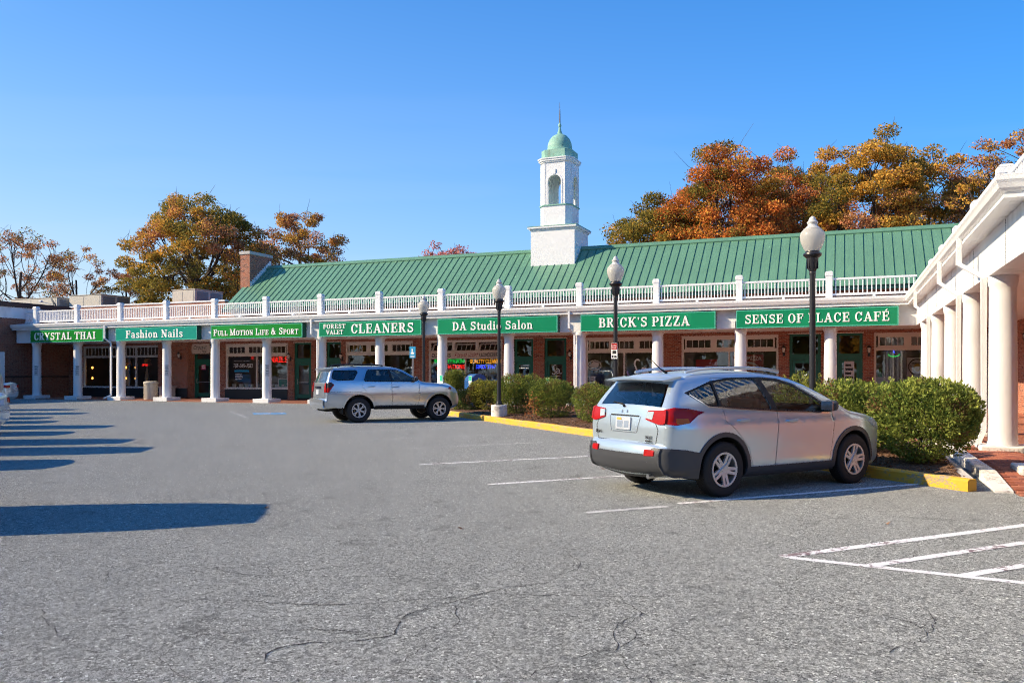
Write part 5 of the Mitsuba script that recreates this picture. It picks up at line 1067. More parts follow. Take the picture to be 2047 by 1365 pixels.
    for sd in (-1, 1):
        mx, mz = spec['mirror']; y = sd * (float(c.W(np.array([mx]), np.array([mz]))[0]) + .13)
        mm = trimesh.creation.icosphere(3, 1.0); mm.vertices = np.sign(mm.vertices) * np.abs(mm.vertices) ** .75; mm.apply_scale((.065, .115, .078)); mm.apply_translation((mx, y, mz + .08)); arm = bx(mx - .03, mx + .03, min(y, y - sd * .16), max(y, y - sd * .16), mz - .01, mz + .03, .01)
        kk = P_('mirror', mm, 'cladding', True); P_('arm', arm, 'ink_black', parent=kk); P_('glass', bx(mx - .085, mx - .078, y - .1, y + .1, mz + .02, mz + .14), 'chrome', parent=kk)
        for hx, hz in spec['handles']:
            w = float(c.W(np.array([hx]), np.array([hz]))[0]); m = tube([(hx - .11, sd * w, hz), (hx - .085, sd * (w + .03), hz), (hx + .085, sd * (w + .032), hz + .004), (hx + .11, sd * w, hz + .004)], [.014, .016, .016, .014], 8)
            P_('handle', m, spec.get('handle_mat', paint), 40)
        if spec.get('rails'):
            pts = spec['rails']; w0 = [float(c.W(np.array([x]), np.array([z - .05]))[0]) for x, z in pts]; pp_ = np.array([(x, sd * (w - .055), z) for (x, z), w in zip(pts, w0)]); P_('roof_rail', tube(spline(pp_, 24), .022, 8), spec.get('rail_mat', 'steel'), 40)
    return P_
def ring_oval(cx, cz, rx, rz, t): return affinity.scale(Point(cx, cz).buffer(1, 24), rx, rz).difference(affinity.scale(Point(cx, cz).buffer(1, 24), rx - t, rz - t))
def pose(x, y, deg): return T().translate([x, y, 0]).rotate([0, 0, 1], deg)

# ---- silver crossover in the foreground
rt = [(-.62, .30), (-.80, .31), (-.93, .36), (-.985, .46), (-.99, .60), (-.965, .665), (-.925, .70), (-.925, .92), (-.915, 1.02), (-.90, 1.10), (-.885, 1.165), (-.80, 1.29), (-.70, 1.43), (-.635, 1.50), (-.60, 1.545), (-.50, 1.572), (-.2, 1.612), (.2, 1.637), (.6, 1.645), (.95, 1.635), (1.3, 1.602), (1.55, 1.555), (1.8, 1.47), (2.15, 1.31), (2.52, 1.115), (2.62, 1.075), (2.8, 1.05), (3.05, 1.01), (3.25, .955), (3.40, .88), (3.50, .77), (3.56, .63), (3.575, .50), (3.56, .38), (3.48, .28), (3.30, .235), (2.66, .23), (.0, .24)]
zw1 = [(.2, .84), (.30, .875), (.42, .902), (.55, .903), (.70, .912), (.86, .921), (.945, .923), (.985, .906), (1.08, .893), (1.18, .865), (1.30, .808), (1.45, .725), (1.55, .665), (1.66, .60)]
pl1 = [(-1.0, .84), (-.9, .905), (-.7, .955), (-.3, .99), (.2, 1.0), (2.2, 1.0), (2.8, .985), (3.1, .945), (3.35, .86), (3.5, .76), (3.6, .64)]
def cr1(P): x, z = P[:, 0], P[:, 1]; return np.where(x < -.45, .055 + .02 * (z < .7), np.where(x > 3.2, .13 * np.clip((x - 3.2) / .2, .25, 1), .03))
c1 = Car(rt, .24, (0.0, 2.66), (.362, .432), zw1, pl1, cr1, .085); c1.rear_top = 1.5
wq = rounded(Polygon([(-.52, 1.37), (-.05, 1.50), (-.05, 1.205), (-.22, 1.215)]), .012)
wr = rounded(Polygon([(-.01, 1.51), (.30, 1.545), (.80, 1.548), (.93, 1.135), (-.01, 1.195)]), .02)
wf = rounded(Polygon([(.92, 1.545), (1.22, 1.525), (1.50, 1.455), (1.85, 1.27), (2.05, 1.135), (2.02, 1.085), (1.04, 1.13)]), .02)
wo = Polygon([(-.57, 1.375), (-.05, 1.525), (.3, 1.567), (.95, 1.57), (1.25, 1.548), (1.53, 1.476), (1.88, 1.29), (2.12, 1.13), (2.10, 1.07), (1.0, 1.115), (-.05, 1.185), (-.25, 1.198)])
dr1 = Polygon([(-.03, 1.56), (.92, 1.575), (1.02, 1.12), (.99, .55), (.96, .34), (.55, .34), (.46, .62), (.22, .86), (.03, 1.0), (-.01, 1.19)])
df1 = Polygon([(.93, 1.575), (1.25, 1.552), (1.56, 1.478), (1.92, 1.29), (2.16, 1.10), (2.19, .95), (2.16, .60), (2.10, .34), (.97, .34), (1.0, .55), (1.03, 1.12)])
arch_ring = U([Point(a, .362).buffer(.492, 32).difference(Point(a, .362).buffer(.43, 32)) for a in (0, 2.66)]).intersection(sbox(-2, .30, 5, 2))
clad = U([arch_ring, Polygon([(.42, .23), (.42, .34), (.50, .37), (2.18, .37), (2.24, .33), (2.24, .23)]), Polygon([(-1.1, .28), (-1.1, .67), (-.90, .67), (-.64, .645), (-.42, .60), (-.38, .25)]).difference(Point(0, .362).buffer(.43, 32))])
rt_light = Polygon([(-.96, .985), (-.95, 1.15), (-.80, 1.19), (-.60, 1.175), (-.34, 1.125), (-.46, 1.085), (-.60, .99), (-.80, .965)])
spec1 = dict(win=[wq, wr, wf], win_outline=[wo], win_glass=['glass_tint', 'glass_tint', 'glass_clear'], doors=[dr1, df1], rear_glass='glass_tint', glass_s=((-.87, 1.185), (-.665, 1.475), (1.62, 1.53), (2.48, 1.135)), glass_f=.86, floor=.24, seat_z=.72, seats=((.15, .56), (1.05, .52)), dash=1.72, seat_mat='seat_grey',
    wheel=(.362, 0, .225, .225, 5, 'five'), track=.80, mirror=(1.98, 1.09), handles=((.35, 1.0), (1.28, .97)), rails=[(-.35, 1.64), (-.15, 1.672), (.5, 1.70), (1.1, 1.69), (1.42, 1.645)], rail_mat='blue_silver_paint',
    side=[('cladding', clad, 'cladding', .012), ('tail_lamp', rt_light, 'lamp_red', .014), ('amber_lens', Polygon([(-.80, .975), (-.80, 1.05), (-.62, 1.05), (-.60, .99)]), 'lamp_amber', .019), 
          ('headlamp', Polygon([(2.98, .93), (3.2, .96), (3.45, .87), (3.53, .74), (3.40, .76), (3.15, .84)]), 'lamp_clear', .008), ('belt_strip', LineString([(-.5, 1.35), (-.24, 1.19), (-.05, 1.177), (1.0, 1.107), (2.1, 1.06)]).buffer(.007), 'chrome', .012)],
    rear=[('bumper', Polygon([(-.80, .33), (-.80, .66), (-.62, .66), (-.50, .585), (.50, .585), (.62, .66), (.80, .66), (.80, .33)]), 'cladding', .014)] +
         [('tail_lamp', Polygon([(s_ * .44, 1.02), (s_ * .46, 1.13), (s_ * .66, 1.15), (s_ * .80, 1.16), (s_ * .80, .975), (s_ * .68, .965)] if s_ > 0 else [(s_ * .44, 1.02), (s_ * .68, .965), (s_ * .80, .975), (s_ * .80, 1.16), (s_ * .66, 1.15), (s_ * .46, 1.13)]), 'lamp_red', .016) for s_ in (-1, 1)] +
         [('reversing_lens', Polygon([(s_ * .445, 1.035), (s_ * .455, 1.115), (s_ * .58, 1.125), (s_ * .56, 1.02)]), 'lamp_clear', .021) for s_ in (-1, 1)] +
         [('bumper_reflector', Polygon([(s_ * .50, .565), (s_ * .50, .625), (s_ * .66, .63), (s_ * .66, .57)]), 'lamp_red', .022) for s_ in (-1, 1)] +
         [('licence_plate', sbox(-.155, .875, .155, 1.03), 'plate_pale', .020), ('tailgate_recess', sbox(-.30, 1.045, .30, 1.062), 'ink_black', .010), ('tailgate_seam', LineString([(-.60, 1.0), (-.66, .90), (-.62, .72), (.62, .72), (.66, .90), (.60, 1.0)]).buffer(.005), 'underbody', .002),
          ('plate_recess', U([LineString([(-.33, 1.05), (-.27, .845), (.27, .845), (.33, 1.05)]).buffer(.004)]), 'steel', .006)])
k1 = thing('parked_car', 'silver crossover car with red wraparound tail lamps in the foreground', 'car')
tf1 = pose(-2.15, 11.24, 52.8).scale([.968, .975, .98])
P1 = build_car(k1, c1, 'silver_paint', spec1, tf1)
def on_rear(c, tf, parent, name, poly, mt, off): k = put(parent, name, c.rear_patch(poly, off), mt); scene[k]['to_world'] = tf; return k
pk = [k for k in scene if k.startswith(k1 + '__licence_plate')][0]
on_rear(c1, tf1, pk, 'smudge', sbox(-.12, .90, -.03, .985), 'plate_smudge', .023); on_rear(c1, tf1, pk, 'smudge', sbox(.0, .90, .12, .985), 'plate_smudge', .023); on_rear(c1, tf1, pk, 'sticker', sbox(.03, .995, .13, 1.022), 'poster_gold', .024)
# emblem of three interlocking ovals, badges
for nm, g in (('oval', ring_oval(0, 1.105, .058, .040, .008)), ('oval', ring_oval(0, 1.110, .018, .034, .006)), ('oval', ring_oval(0, 1.124, .040, .013, .006))): k = on_rear(c1, tf1, numbered(k1 + '__emblem') if nm == 'x' else k1 + '__emblem', nm, g if g.geom_type == 'Polygon' else g, 'chrome', .018)
def badge(text, h, y0, z0, w):
    t = meshkit.text_mesh(text, h, .004, True); b = t.bounds; t.apply_scale((w / (b[1][0] - b[0][0]), 1, 1)); x = float(np.interp(z0, [.70, .92], [-.925, -.925])) - .030
    yy = y0 + 0; cw = .055 * (1 - (y0 / .85) ** 2)
    ang = math.atan(2 * .06 * y0 / .72)
    t.apply_transform(np.array([[0, 0, -1, 0], [-1, 0, 0, 0], [0, 1, 0, 0], [0, 0, 0, 1.0]])); t.apply_transform(trimesh.transformations.rotation_matrix(-ang, (0, 0, 1)))
    t.apply_translation((-.928 - cw - .004, y0, z0)); k = put(k1, 'badge', t, 'underbody'); scene[k]['to_world'] = tf1
badge('RAV4', .04, .66, .80, .15); badge('XLE', .034, -.44, .78, .12); badge('AWD', .026, -.44, .735, .12)
P1('spoiler', trimesh.convex.convex_hull(np.array([(x, s_ * y, z) for s_ in (-1, 1) for x, y, z in ((-.50, .62, 1.585), (-.50, .60, 1.53), (-.80, .60, 1.515), (-.82, .60, 1.535), (-.76, .52, 1.565), (-.86, .3, 1.545), (-.87, .0, 1.552), (-.85, .3, 1.525))])), 'silver_paint', 50)
wk = P1('wiper', tube([(-.955, .02, 1.185), (-.93, .08, 1.215), (-.915, .30, 1.235)], [.016, .012, .006]), 'underbody', 40)
P1('antenna', tube([(-.30, -.1, 1.63), (-.42, -.1, 1.69), (-.56, -.1, 1.80)], [.02, .008, .004]), 'underbody')
P1('exhaust', tube([(-.70, -.48, .30), (-.96, -.48, .285)], .032, 14), 'steel', 40); P1('silencer', bx(-.78, -.45, -.25, .4, .27, .42, .05), 'underbody')

# ---- white-silver off-roader behind it
t2 = [(-.75, .48), (-1.00, .46), (-1.10, .52), (-1.125, .62), (-1.12, .72), (-1.07, .745), (-1.055, .80), (-1.05, 1.05), (-1.03, 1.26), (-.97, 1.42), (-.885, 1.66), (-.865, 1.70), (-.80, 1.745), (-.4, 1.79), (.2, 1.815), (.8, 1.815), (1.2, 1.79), (1.42, 1.745), (1.62, 1.66), (1.9, 1.49), (2.14, 1.325), (2.24, 1.285), (2.5, 1.265), (2.9, 1.225), (3.25, 1.16), (3.42, 1.08), (3.53, .96), (3.60, .80), (3.62, .66), (3.57, .52), (3.46, .44), (3.25, .42), (2.79, .43), (0, .44)]
zw2 = [(.35, .90), (.5, .935), (.7, .955), (.9, .958), (1.05, .945), (1.2, .925), (1.33, .90), (1.45, .84), (1.6, .765), (1.7, .715), (1.82, .66)]
pl2 = [(-1.15, .86), (-1.05, .92), (-.8, .965), (-.3, 1.0), (2.3, 1.0), (3.0, .97), (3.3, .91), (3.5, .82), (3.65, .70)]
def cr2(P): x, z = P[:, 0], P[:, 1]; return np.where(x < -.8, .05, np.where(x > 3.3, .12, .03))
c2 = Car(t2, .44, (0.0, 2.79), (.40, .50), zw2, pl2, cr2, .085); c2.rear_top = 1.66
q2 = rounded(Polygon([(-.78, 1.66), (.02, 1.675), (-.18, 1.385), (-.70, 1.375), (-.86, 1.43)]), .05); r2 = rounded(Polygon([(.34, 1.685), (1.02, 1.69), (1.08, 1.345), (.18, 1.34), (.22, 1.42)]), .03); f2 = rounded(Polygon([(1.10, 1.69), (1.32, 1.672), (1.52, 1.60), (1.92, 1.37), (1.90, 1.325), (1.15, 1.34)]), .025)
d2r = Polygon([(.30, 1.72), (1.06, 1.725), (1.10, 1.33), (1.10, .56), (.56, .56), (.48, .78), (.25, 1.0), (.12, 1.14), (.14, 1.36)]); d2f = Polygon([(1.07, 1.725), (1.36, 1.705), (1.60, 1.62), (2.02, 1.37), (2.05, 1.28), (2.08, .9), (2.02, .56), (1.11, .56), (1.11, 1.33)])
ring2 = U([Point(a, .40).buffer(.575, 32).difference(Point(a, .40).buffer(.505, 32)) for a in (0, 2.79)]).intersection(sbox(-2, .50, 5, 2))
spec2 = dict(win=[q2, r2, f2], win_outline=[q2.buffer(.02), U([r2, f2]).convex_hull.buffer(.022)], win_glass=['glass_tint', 'glass_tint', 'glass_clear'], doors=[d2r, d2f], rear_glass='glass_tint', glass_s=((-1.02, 1.275), (-.90, 1.62), (1.46, 1.73), (2.10, 1.35)), floor=.44, seat_z=.95, seats=((.30, .54), (1.10, .52)), dash=1.72, seat_mat='seat_beige',
    wheel=(.40, 0, .26, .235, 6, 'split'), track=.80, mirror=(1.90, 1.33), handles=((.42, 1.16), (1.24, 1.14)), rails=[(-.62, 1.80), (-.5, 1.842), (.2, 1.87), (.75, 1.855), (.9, 1.83)], rail_mat='ink_black',
    side=[('arch_flare', ring2, 'blue_silver_paint', .022), ('running_board', Polygon([(.50, .40), (.50, .53), (2.24, .53), (2.24, .40)]), 'underbody', .03), ('tail_lamp', Polygon([(-1.09, .98), (-1.09, 1.28), (-.90, 1.30), (-.80, 1.22), (-.88, 1.12), (-.98, .98)]), 'lamp_red', .02), ('lamp_smoke', Polygon([(-1.09, 1.12), (-1.09, 1.285), (-.91, 1.295), (-.84, 1.22), (-.92, 1.14)]), 'rim_dark', .025),
          ('headlamp', Polygon([(3.12, 1.06), (3.16, 1.14), (3.42, 1.06), (3.53, .93), (3.40, .92), (3.24, .98)]), 'lamp_clear', .012), ('side_marker', Polygon([(3.12, 1.07), (3.15, 1.13), (3.24, 1.11), (3.22, 1.04)]), 'lamp_red', .017), ('belt_seam', LineString([(-1.0, .99), (.1, 1.0)]).buffer(.004), 'underbody', .003)],
    rear=[('rear_bumper', Polygon([(-.84, .52), (-.86, .72), (.86, .72), (.84, .52)]), 'blue_silver_paint', .05), ('licence_plate', sbox(-.155, .90, .155, 1.05), 'plate_pale', .018), ('plate_garnish', sbox(-.42, 1.09, .42, 1.16), 'chrome', .022), ('tailgate_seam', LineString([(-.66, 1.2), (-.68, .78), (.68, .78), (.66, 1.2)]).buffer(.005), 'underbody', .003)] + [('tail_lamp', Polygon([(s_ * .72, .98), (s_ * .72, 1.27), (s_ * .84, 1.27), (s_ * .84, .98)]), 'lamp_red', .02) for s_ in (-1, 1)])
k2 = thing('parked_car', 'pale silver off-road car with black tyres parked at the end of the yellow kerb', 'car')
tf2 = pose(-15.2, 22.85, 50.0)
P2 = build_car(k2, c2, 'blue_silver_paint', spec2, tf2)
P2('spoiler', trimesh.convex.convex_hull(np.array([(x, s_ * y, z) for s_ in (-1, 1) for x, y, z in ((-.78, .68, 1.765), (-.78, .68, 1.70), (-1.03, .62, 1.70), (-1.04, .62, 1.735), (-1.06, 0, 1.745))])), 'blue_silver_paint', 50)
P2('antenna', tube([(-.55, 0, 1.77), (-.70, 0, 1.87)], [.012, .004]), 'underbody'); P2('roof_bar', bx(-.1, .0, -.62, .62, 1.84, 1.87, .01), 'ink_black')
P2('mud_flap', cat_([bx(-.56, -.53, s_ * .80 - .13, s_ * .80 + .13, .30, .62) for s_ in (-1, 1)]), 'underbody'); P2('skid_plate', bx(-1.0, -.6, -.5, .5, .36, .46, .03), 'underbody')

# ---- row of cars along the left edge: saloons and taller cars, seen only by their tails and long shadows
t3 = [(-.7, .26), (-.95, .28), (-1.05, .36), (-1.07, .55), (-1.04, .72), (-1.02, .93), (-.98, 1.01), (-.80, 1.045), (-.45, 1.06), (-.30, 1.10), (.1, 1.31), (.4, 1.42), (.8, 1.46), (1.2, 1.44), (1.5, 1.36), (1.9, 1.18), (2.2, 1.02), (2.35, .98), (2.9, .90), (3.3, .78), (3.5, .64), (3.56, .50), (3.53, .34), (3.4, .24), (2.7, .22), (0, .22)]
zw3 = [(.2, .82), (.4, .88), (.6, .90), (.8, .895), (.95, .87), (1.05, .83), (1.2, .73), (1.35, .62), (1.48, .54)]
pl3 = [(-1.08, .80), (-.95, .89), (-.6, .97), (-.2, 1.0), (2.3, 1.0), (3.0, .95), (3.4, .82), (3.6, .66)]
def cr3(P): x = P[:, 0]; return np.where(x < -.9, .09, np.where(x > 3.2, .15, .03))
c3 = Car(t3, .22, (0.0, 2.70), (.33, .39), zw3, pl3, cr3, .075); c3.rear_top = .98
w3r = rounded(Polygon([(-.12, 1.12), (.12, 1.27), (.42, 1.37), (.80, 1.40), (.85, 1.04), (.02, 1.06)]), .02); w3f = rounded(Polygon([(.87, 1.40), (1.2, 1.38), (1.46, 1.31), (1.85, 1.10), (1.85, 1.00), (.92, 1.04)]), .02)
spec3 = dict(win=[w3r, w3f], win_outline=[U([w3r, w3f]).convex_hull.buffer(.02)], win_glass=['glass_tint', 'glass_clear'], doors=[Polygon([(.0, 1.08), (.42, 1.40), (.84, 1.43), (.90, 1.03), (.90, .34), (.46, .34), (.36, .60), (.05, .85)]), Polygon([(.85, 1.43), (1.22, 1.41), (1.5, 1.33), (1.98, 1.08), (2.1, .9), (2.06, .34), (.91, .34), (.91, 1.03)])], rear_glass='glass_clear', glass_s=((-.26, 1.12), (.30, 1.39), (1.42, 1.39), (2.16, 1.04)), glass_f=.84, floor=.22, seat_z=.55, seats=((.25, .54), (1.05, .5)), dash=1.65,
    wheel=(.33, 0, .21, .205, 5, 'five'), track=.775, mirror=(1.72, 1.0), handles=((.30, .88), (1.16, .87)),
    side=[('tail_lamp', Polygon([(-1.05, .80), (-1.04, .95), (-.80, .99), (-.62, .97), (-.82, .83)]), 'lamp_red', .01), ('headlamp', Polygon([(2.95, .72), (3.0, .84), (3.3, .74), (3.44, .62), (3.3, .62)]), 'lamp_clear', .01)],
    rear=[('tail_lamp', Polygon([(s_ * .46, .82), (s_ * .46, .93), (s_ * .72, .94), (s_ * .72, .80)]), 'lamp_red', .012) for s_ in (-1, 1)] + [('licence_plate', sbox(-.15, .74, .15, .89), 'plate_pale', .01), ('trunk_seam', LineString([(-.6, .92), (-.62, .60), (.62, .60), (.6, .92)]).buffer(.005), 'underbody', .003)])
SUNH = np.array([math.cos(SUN_AZ), math.sin(SUN_AZ)]) / math.tan(SUN_EL)
HD = 213.0; hv = np.array([math.cos(math.radians(HD)), math.sin(math.radians(HD))])
k3 = thing('parked_car', 'silver saloon car with a red tail lamp, farthest along the left edge', 'car', None)
tf3 = pose(*(np.array([-42.0, 29.3])), HD); build_car(k3, c3, 'silver_paint', spec3, tf3)
def rear_at(tip, h, xr): return np.array(tip) - SUNH * h + hv * xr          # rear axle of a car whose roof edge at height h casts its shadow tip there
ROW = [((-6.3, 7.42), 2.1, 2, 'tall off-road car left of the picture that casts the broad near shadow'), ((-12.75, 10.15), 1.0, 3, 'saloon car, second in the row off the left edge'), ((-13.6, 12.66), 2.02, 2, 'off-road car, third in the row off the left edge'), ((-15.7, 14.1), 1.98, 2, 'off-road car, fourth in the row off the left edge'),
       ((-18.7, 15.6), 1.28, 3, 'silver car whose tail just shows at the left edge, nearer of the two'), ((-20.4, 17.7), 1.98, 2, 'off-road car, sixth in the row off the left edge'), ((-23.3, 19.1), 1.45, 3, 'saloon car, seventh in the row off the left edge'), ((-25.7, 20.6), 1.35, 3, 'saloon car, eighth in the row off the left edge'), ((-27.9, 23.1), 2.0, 2, 'off-road car, ninth in the row off the left edge'), ((-31.2, 25.4), 1.95, 2, 'off-road car, tenth in the row off the left edge')]
k4 = None
for tip, h, ty, lab in ROW:
    q = rear_at(tip, h, .85 if ty == 2 else 1.0); tall = T().scale([1, 1, h / 1.75]) if h > 1.8 and ty == 2 else T()
    dup(k2 if ty == 2 else k3, pose(q[0], q[1], HD) @ tall @ (tf2 if ty == 2 else tf3).inverse(), lab, None, None if 'tail just shows' in lab else ('body', 'door', 'window', 'windscreen', 'underbody', 'tyre', 'spoiler', 'roof_rail', 'mirror'))

# ================================================================== VEGETATION
def leaf_quads(C, D, size, rng, spread=.9, aspect=.6, bend=True):
    """A quad (two triangles) per leaf centre C, growing roughly along D."""
    n = len(C); d = D + rng.normal(0, spread, (n, 3)); d /= np.linalg.norm(d, axis=1, keepdims=True) + 1e-9
    u = np.cross(d, rng.normal(0, 1, (n, 3))); u /= np.linalg.norm(u, axis=1, keepdims=True) + 1e-9
    s = (size * rng.uniform(.65, 1.3, n))[:, None]; w = s * aspect * .5
    P0, P1, P2, P3 = C - d * s * .5, C + u * w, C + d * s * .5, C - u * w
    V = np.stack([P0, P1, P2, P3], 1).reshape(-1, 3); i = np.arange(n)[:, None] * 4
    F = np.hstack([i, i + 1, i + 2, i, i + 2, i + 3]).reshape(-1, 3); return V, F
PAL = {'olive': [(.17, .15, .03), (.23, .185, .035), (.32, .22, .035), (.12, .115, .028)], 'gold': [(.52, .29, .04), (.42, .235, .035), (.27, .18, .03), (.60, .34, .05)], 'rust': [(.52, .16, .03), (.42, .12, .025), (.58, .23, .035), (.27, .11, .03)],
       'brown': [(.36, .18, .075), (.27, .13, .06), (.44, .23, .09), (.40, .15, .07)], 'pink': [(.48, .17, .15), (.38, .12, .11), (.52, .23, .18), (.32, .12, .10)]}
def tree(name, label, cat, x, y, seed, top, rx, rz, n_clump, n_leaf, size, pals, clump_r, bark='bark', skew=0.0, flat=1.0):
    """A domed crown of leaf clumps: limbs leave the trunk for groups of clumps, twigs reach each clump, leaves fill the clumps."""
    rng = np.random.default_rng(seed); k = thing(name, label, cat); cz = top - rz; cen = np.array([skew, 0, cz])
    q = rng.normal(0, 1, (n_clump * 4, 3)); q /= np.linalg.norm(q, axis=1, keepdims=True); q = q[q[:, 2] > -.75]
    rad = rng.uniform(.35, 1.0, (len(q), 1)) ** .45; lump = .80 + .38 * meshkit.fbm(q * 1.7 + seed, 2)[:, None]; P = cen + q * rad * lump * np.array([rx, rx * .85, rz])
    keep = []
    for p in P:                                   # clumps keep their distance so that sky shows between them
        if len(keep) >= n_clump: break
        if all(np.linalg.norm(p - o) > clump_r * 1.15 for o in keep): keep.append(p)
    P = np.array(keep); base = np.array([0, 0, 0.0]); fork = np.array([skew * .4, 0, max(2.0, cz - rz * .95)])
    tr = max(.16, .05 * rx); trunk = tube(spline([base, fork * [.4, .4, .5] + rng.normal(0, .1, 3), fork, cen + [0, 0, rz * .1]], 14), np.linspace(tr, tr * .45, 14), 8)
    ng = max(5, len(P) // 9); from scipy.cluster.vq import kmeans2
    cc, lab = kmeans2(P, ng, seed=seed, minit='++'); limbs = []; off = np.array([x, y, 0.0]); tw = []
    for g_ in range(ng):
        m = P[lab == g_]
        if len(m) == 0: continue
        c = m.mean(0); st = fork + (cen + [0, 0, rz * .1] - fork) * rng.uniform(0, .8); mid = st * .5 + c * .5 + rng.normal(0, .35, 3) + [0, 0, -.25]; ln = spline([st, mid, c], 12); limbs.append(tube(ln + off, np.linspace(tr * .42, tr * .16, 12), 6))
        for p in m:
            s_ = ln[int(rng.integers(5, 12))]; md = (s_ + p) / 2 + rng.normal(0, .22, 3); t_ = spline([s_, md, p], 7); limbs.append(tube(t_ + off, np.linspace(tr * .15, .02, 7), 4)); tw.append(t_)
            for _ in range(4):
                e = p + rng.normal(0, 1, 3) * clump_r * .75; limbs.append(tube(np.array([p, (p + e) / 2 + rng.normal(0, .08, 3), e]) + off, [.022, .016, .008], 3))
    trunk.apply_translation(off); put(k, 'trunk', trunk, bark, 40); put(k, 'branches', cat_(limbs), bark, 40, kind='stuff')
    per = n_leaf // max(1, len(P)); C, D, Q = [], [], []
    for p in P:
        m = max(4, int(per * rng.uniform(.45, 1.5))); d = rng.normal(0, 1, (m, 3)); d /= np.linalg.norm(d, axis=1, keepdims=True); r = clump_r * rng.uniform(.75, 1.25) * rng.uniform(.25, 1.05, (m, 1)) ** .6
        d_ = d * np.array([1, 1, .62 * flat]); c = p + d_ * r + rng.normal(0, .05, (m, 3)); C.append(c); D.append(d); Q.append(np.full(m, rng.random()))
    C, D, Q = np.vstack(C), np.vstack(D), np.concatenate(Q)
    V, F = leaf_quads(C, D * .8 + [0, 0, -.15], size, rng, .8, .6)
    names = list(pals); big_n = meshkit.fbm(C / 2.8 + seed, 2); sel = np.clip(big_n * 1.5 - .25 + rng.normal(0, .10, len(C)) + (Q - .5) * .45, 0, .999) * len(names)
    col = np.array([PAL[names[int(s_)]][int(rng.integers(4))] for s_ in sel]) * rng.uniform(.7, 1.3, (len(C), 1)) * (.9 + .45 * Q)[:, None]; col = col * 1.15 + .08 * col.mean(1, keepdims=True)
    put(k, 'leaves', trimesh.Trimesh(V + off, F, process=False), 'leaf', False, color=np.repeat(col, 4, axis=0), kind='stuff')
    return k
def along(px, depth): u = (px - 1023.5) / 1621.1; return depth * (-math.sin(PAN) + u * math.cos(PAN)), depth * (math.cos(PAN) + u * math.sin(PAN))
def top_h(py, depth): return 1.6 + (745.4 - py) * depth / 1621.1
# where each crown stands (seen at column px from the car park, so far away), its top, half width and half height in pixels of the survey picture
for lab, nm, px, dep, topy, hw_, hh_, seed, pals, ncl, nl, cr in (
    ('low olive green oak crown at the left end of the trees behind the right roof', 'oak_tree', 1318, 60, 398, 118, 120, 11, ('olive', 'olive', 'gold', 'rust'), 105, 38000, .95),
    ('big rust red oak crown left of the last street lamp', 'oak_tree', 1452, 57, 300, 135, 190, 23, ('olive', 'rust', 'rust', 'gold'), 160, 66000, 1.02),
    ('red brown oak crown behind the head of the last street lamp', 'oak_tree', 1588, 62, 308, 115, 180, 31, ('rust', 'olive', 'rust', 'brown'), 130, 52000, 1.02),
    ('tall golden brown oak with dark limbs and sky showing through', 'oak_tree', 1728, 55, 264, 120, 180, 44, ('olive', 'gold', 'gold', 'brown'), 100, 38000, .80),
    ('golden oak crown nearest the white wing roof', 'oak_tree', 1858, 57, 296, 105, 150, 52, ('gold', 'olive', 'gold', 'brown'), 66, 23000, .74),
    ('sparse dusky red tree at the top right corner behind the wing', 'oak_tree', 2012, 52, 250, 120, 160, 61, ('brown', 'gold', 'brown'), 62, 8500, .60),
    ('wide olive and gold oak left of the chimney', 'oak_tree', 400, 62, 400, 148, 125, 73, ('olive', 'olive', 'gold', 'brown'), 150, 46000, .80),
    ('brown thinning oak right of the chimney', 'oak_tree', 598, 66, 426, 98, 100, 82, ('brown', 'gold', 'brown'), 70, 15000, .66),
    ('bare dark tree with a few red brown leaves at the far left', 'oak_tree', 42, 68, 446, 100, 110, 93, ('brown', 'brown', 'olive'), 70, 4600, .60),
    ('thin half bare tree second from the left edge', 'oak_tree', 152, 74, 488, 60, 80, 102, ('brown', 'gold', 'brown'), 40, 3600, .55),
    ('small half bare tree between the thin tree and the wide oak', 'oak_tree', 252, 76, 528, 46, 60, 114, ('brown', 'olive'), 28, 4200, .55),
    ('sparse pink red treetop peeking over the ridge left of the cupola', 'maple_tree', 890, 64, 482, 66, 60, 122, ('pink', 'pink'), 34, 4200, .50),
    ('dark olive oak filling the gap behind the last street lamp pole', 'oak_tree', 1530, 74, 370, 190, 140, 135, ('olive', 'rust', 'olive'), 100, 30000, 1.1),
    ('distant russet oak low behind the golden oak limbs', 'oak_tree', 1790, 76, 408, 200, 130, 146, ('rust', 'gold', 'brown'), 95, 28000, 1.1),
):
    X_, Y_ = along(px, dep); sc_ = dep / 1621.1; tree(nm, lab, 'tree', X_, Y_, seed, top_h(topy, dep), hw_ * sc_, hh_ * sc_, ncl, int(nl * 1.3), .172, pals, cr)
# russet undergrowth behind the flat roof, one mass
rng = np.random.default_rng(77); C = []
for px in np.linspace(-80, 640, 46):
    dep = 82 + rng.uniform(-5, 5); X_, Y_ = along(px, dep); hh = 7.0 + 2.4 * meshkit.noise(np.array([px / 60.0, 0, 0])) + rng.uniform(-.5, .7)
    m = 520; q = rng.normal(0, 1, (m, 3)); q /= np.linalg.norm(q, axis=1, keepdims=True); q *= rng.uniform(.4, 1, (m, 1)); C.append(np.array([X_, Y_, hh - 2.2]) + q * [2.0, 2.0, 2.6])
C = np.vstack(C); V, F = leaf_quads(C, np.tile([0, 0, .3], (len(C), 1)), .42, rng); sel = meshkit.fbm(C / 3.0, 2)
col = np.array([PAL[('rust', 'gold', 'brown', 'olive')[int(min(.999, max(0, s_ * 1.5 - .25 + rng.normal(0, .12))) * 4)]][int(rng.integers(4))] for s_ in sel])
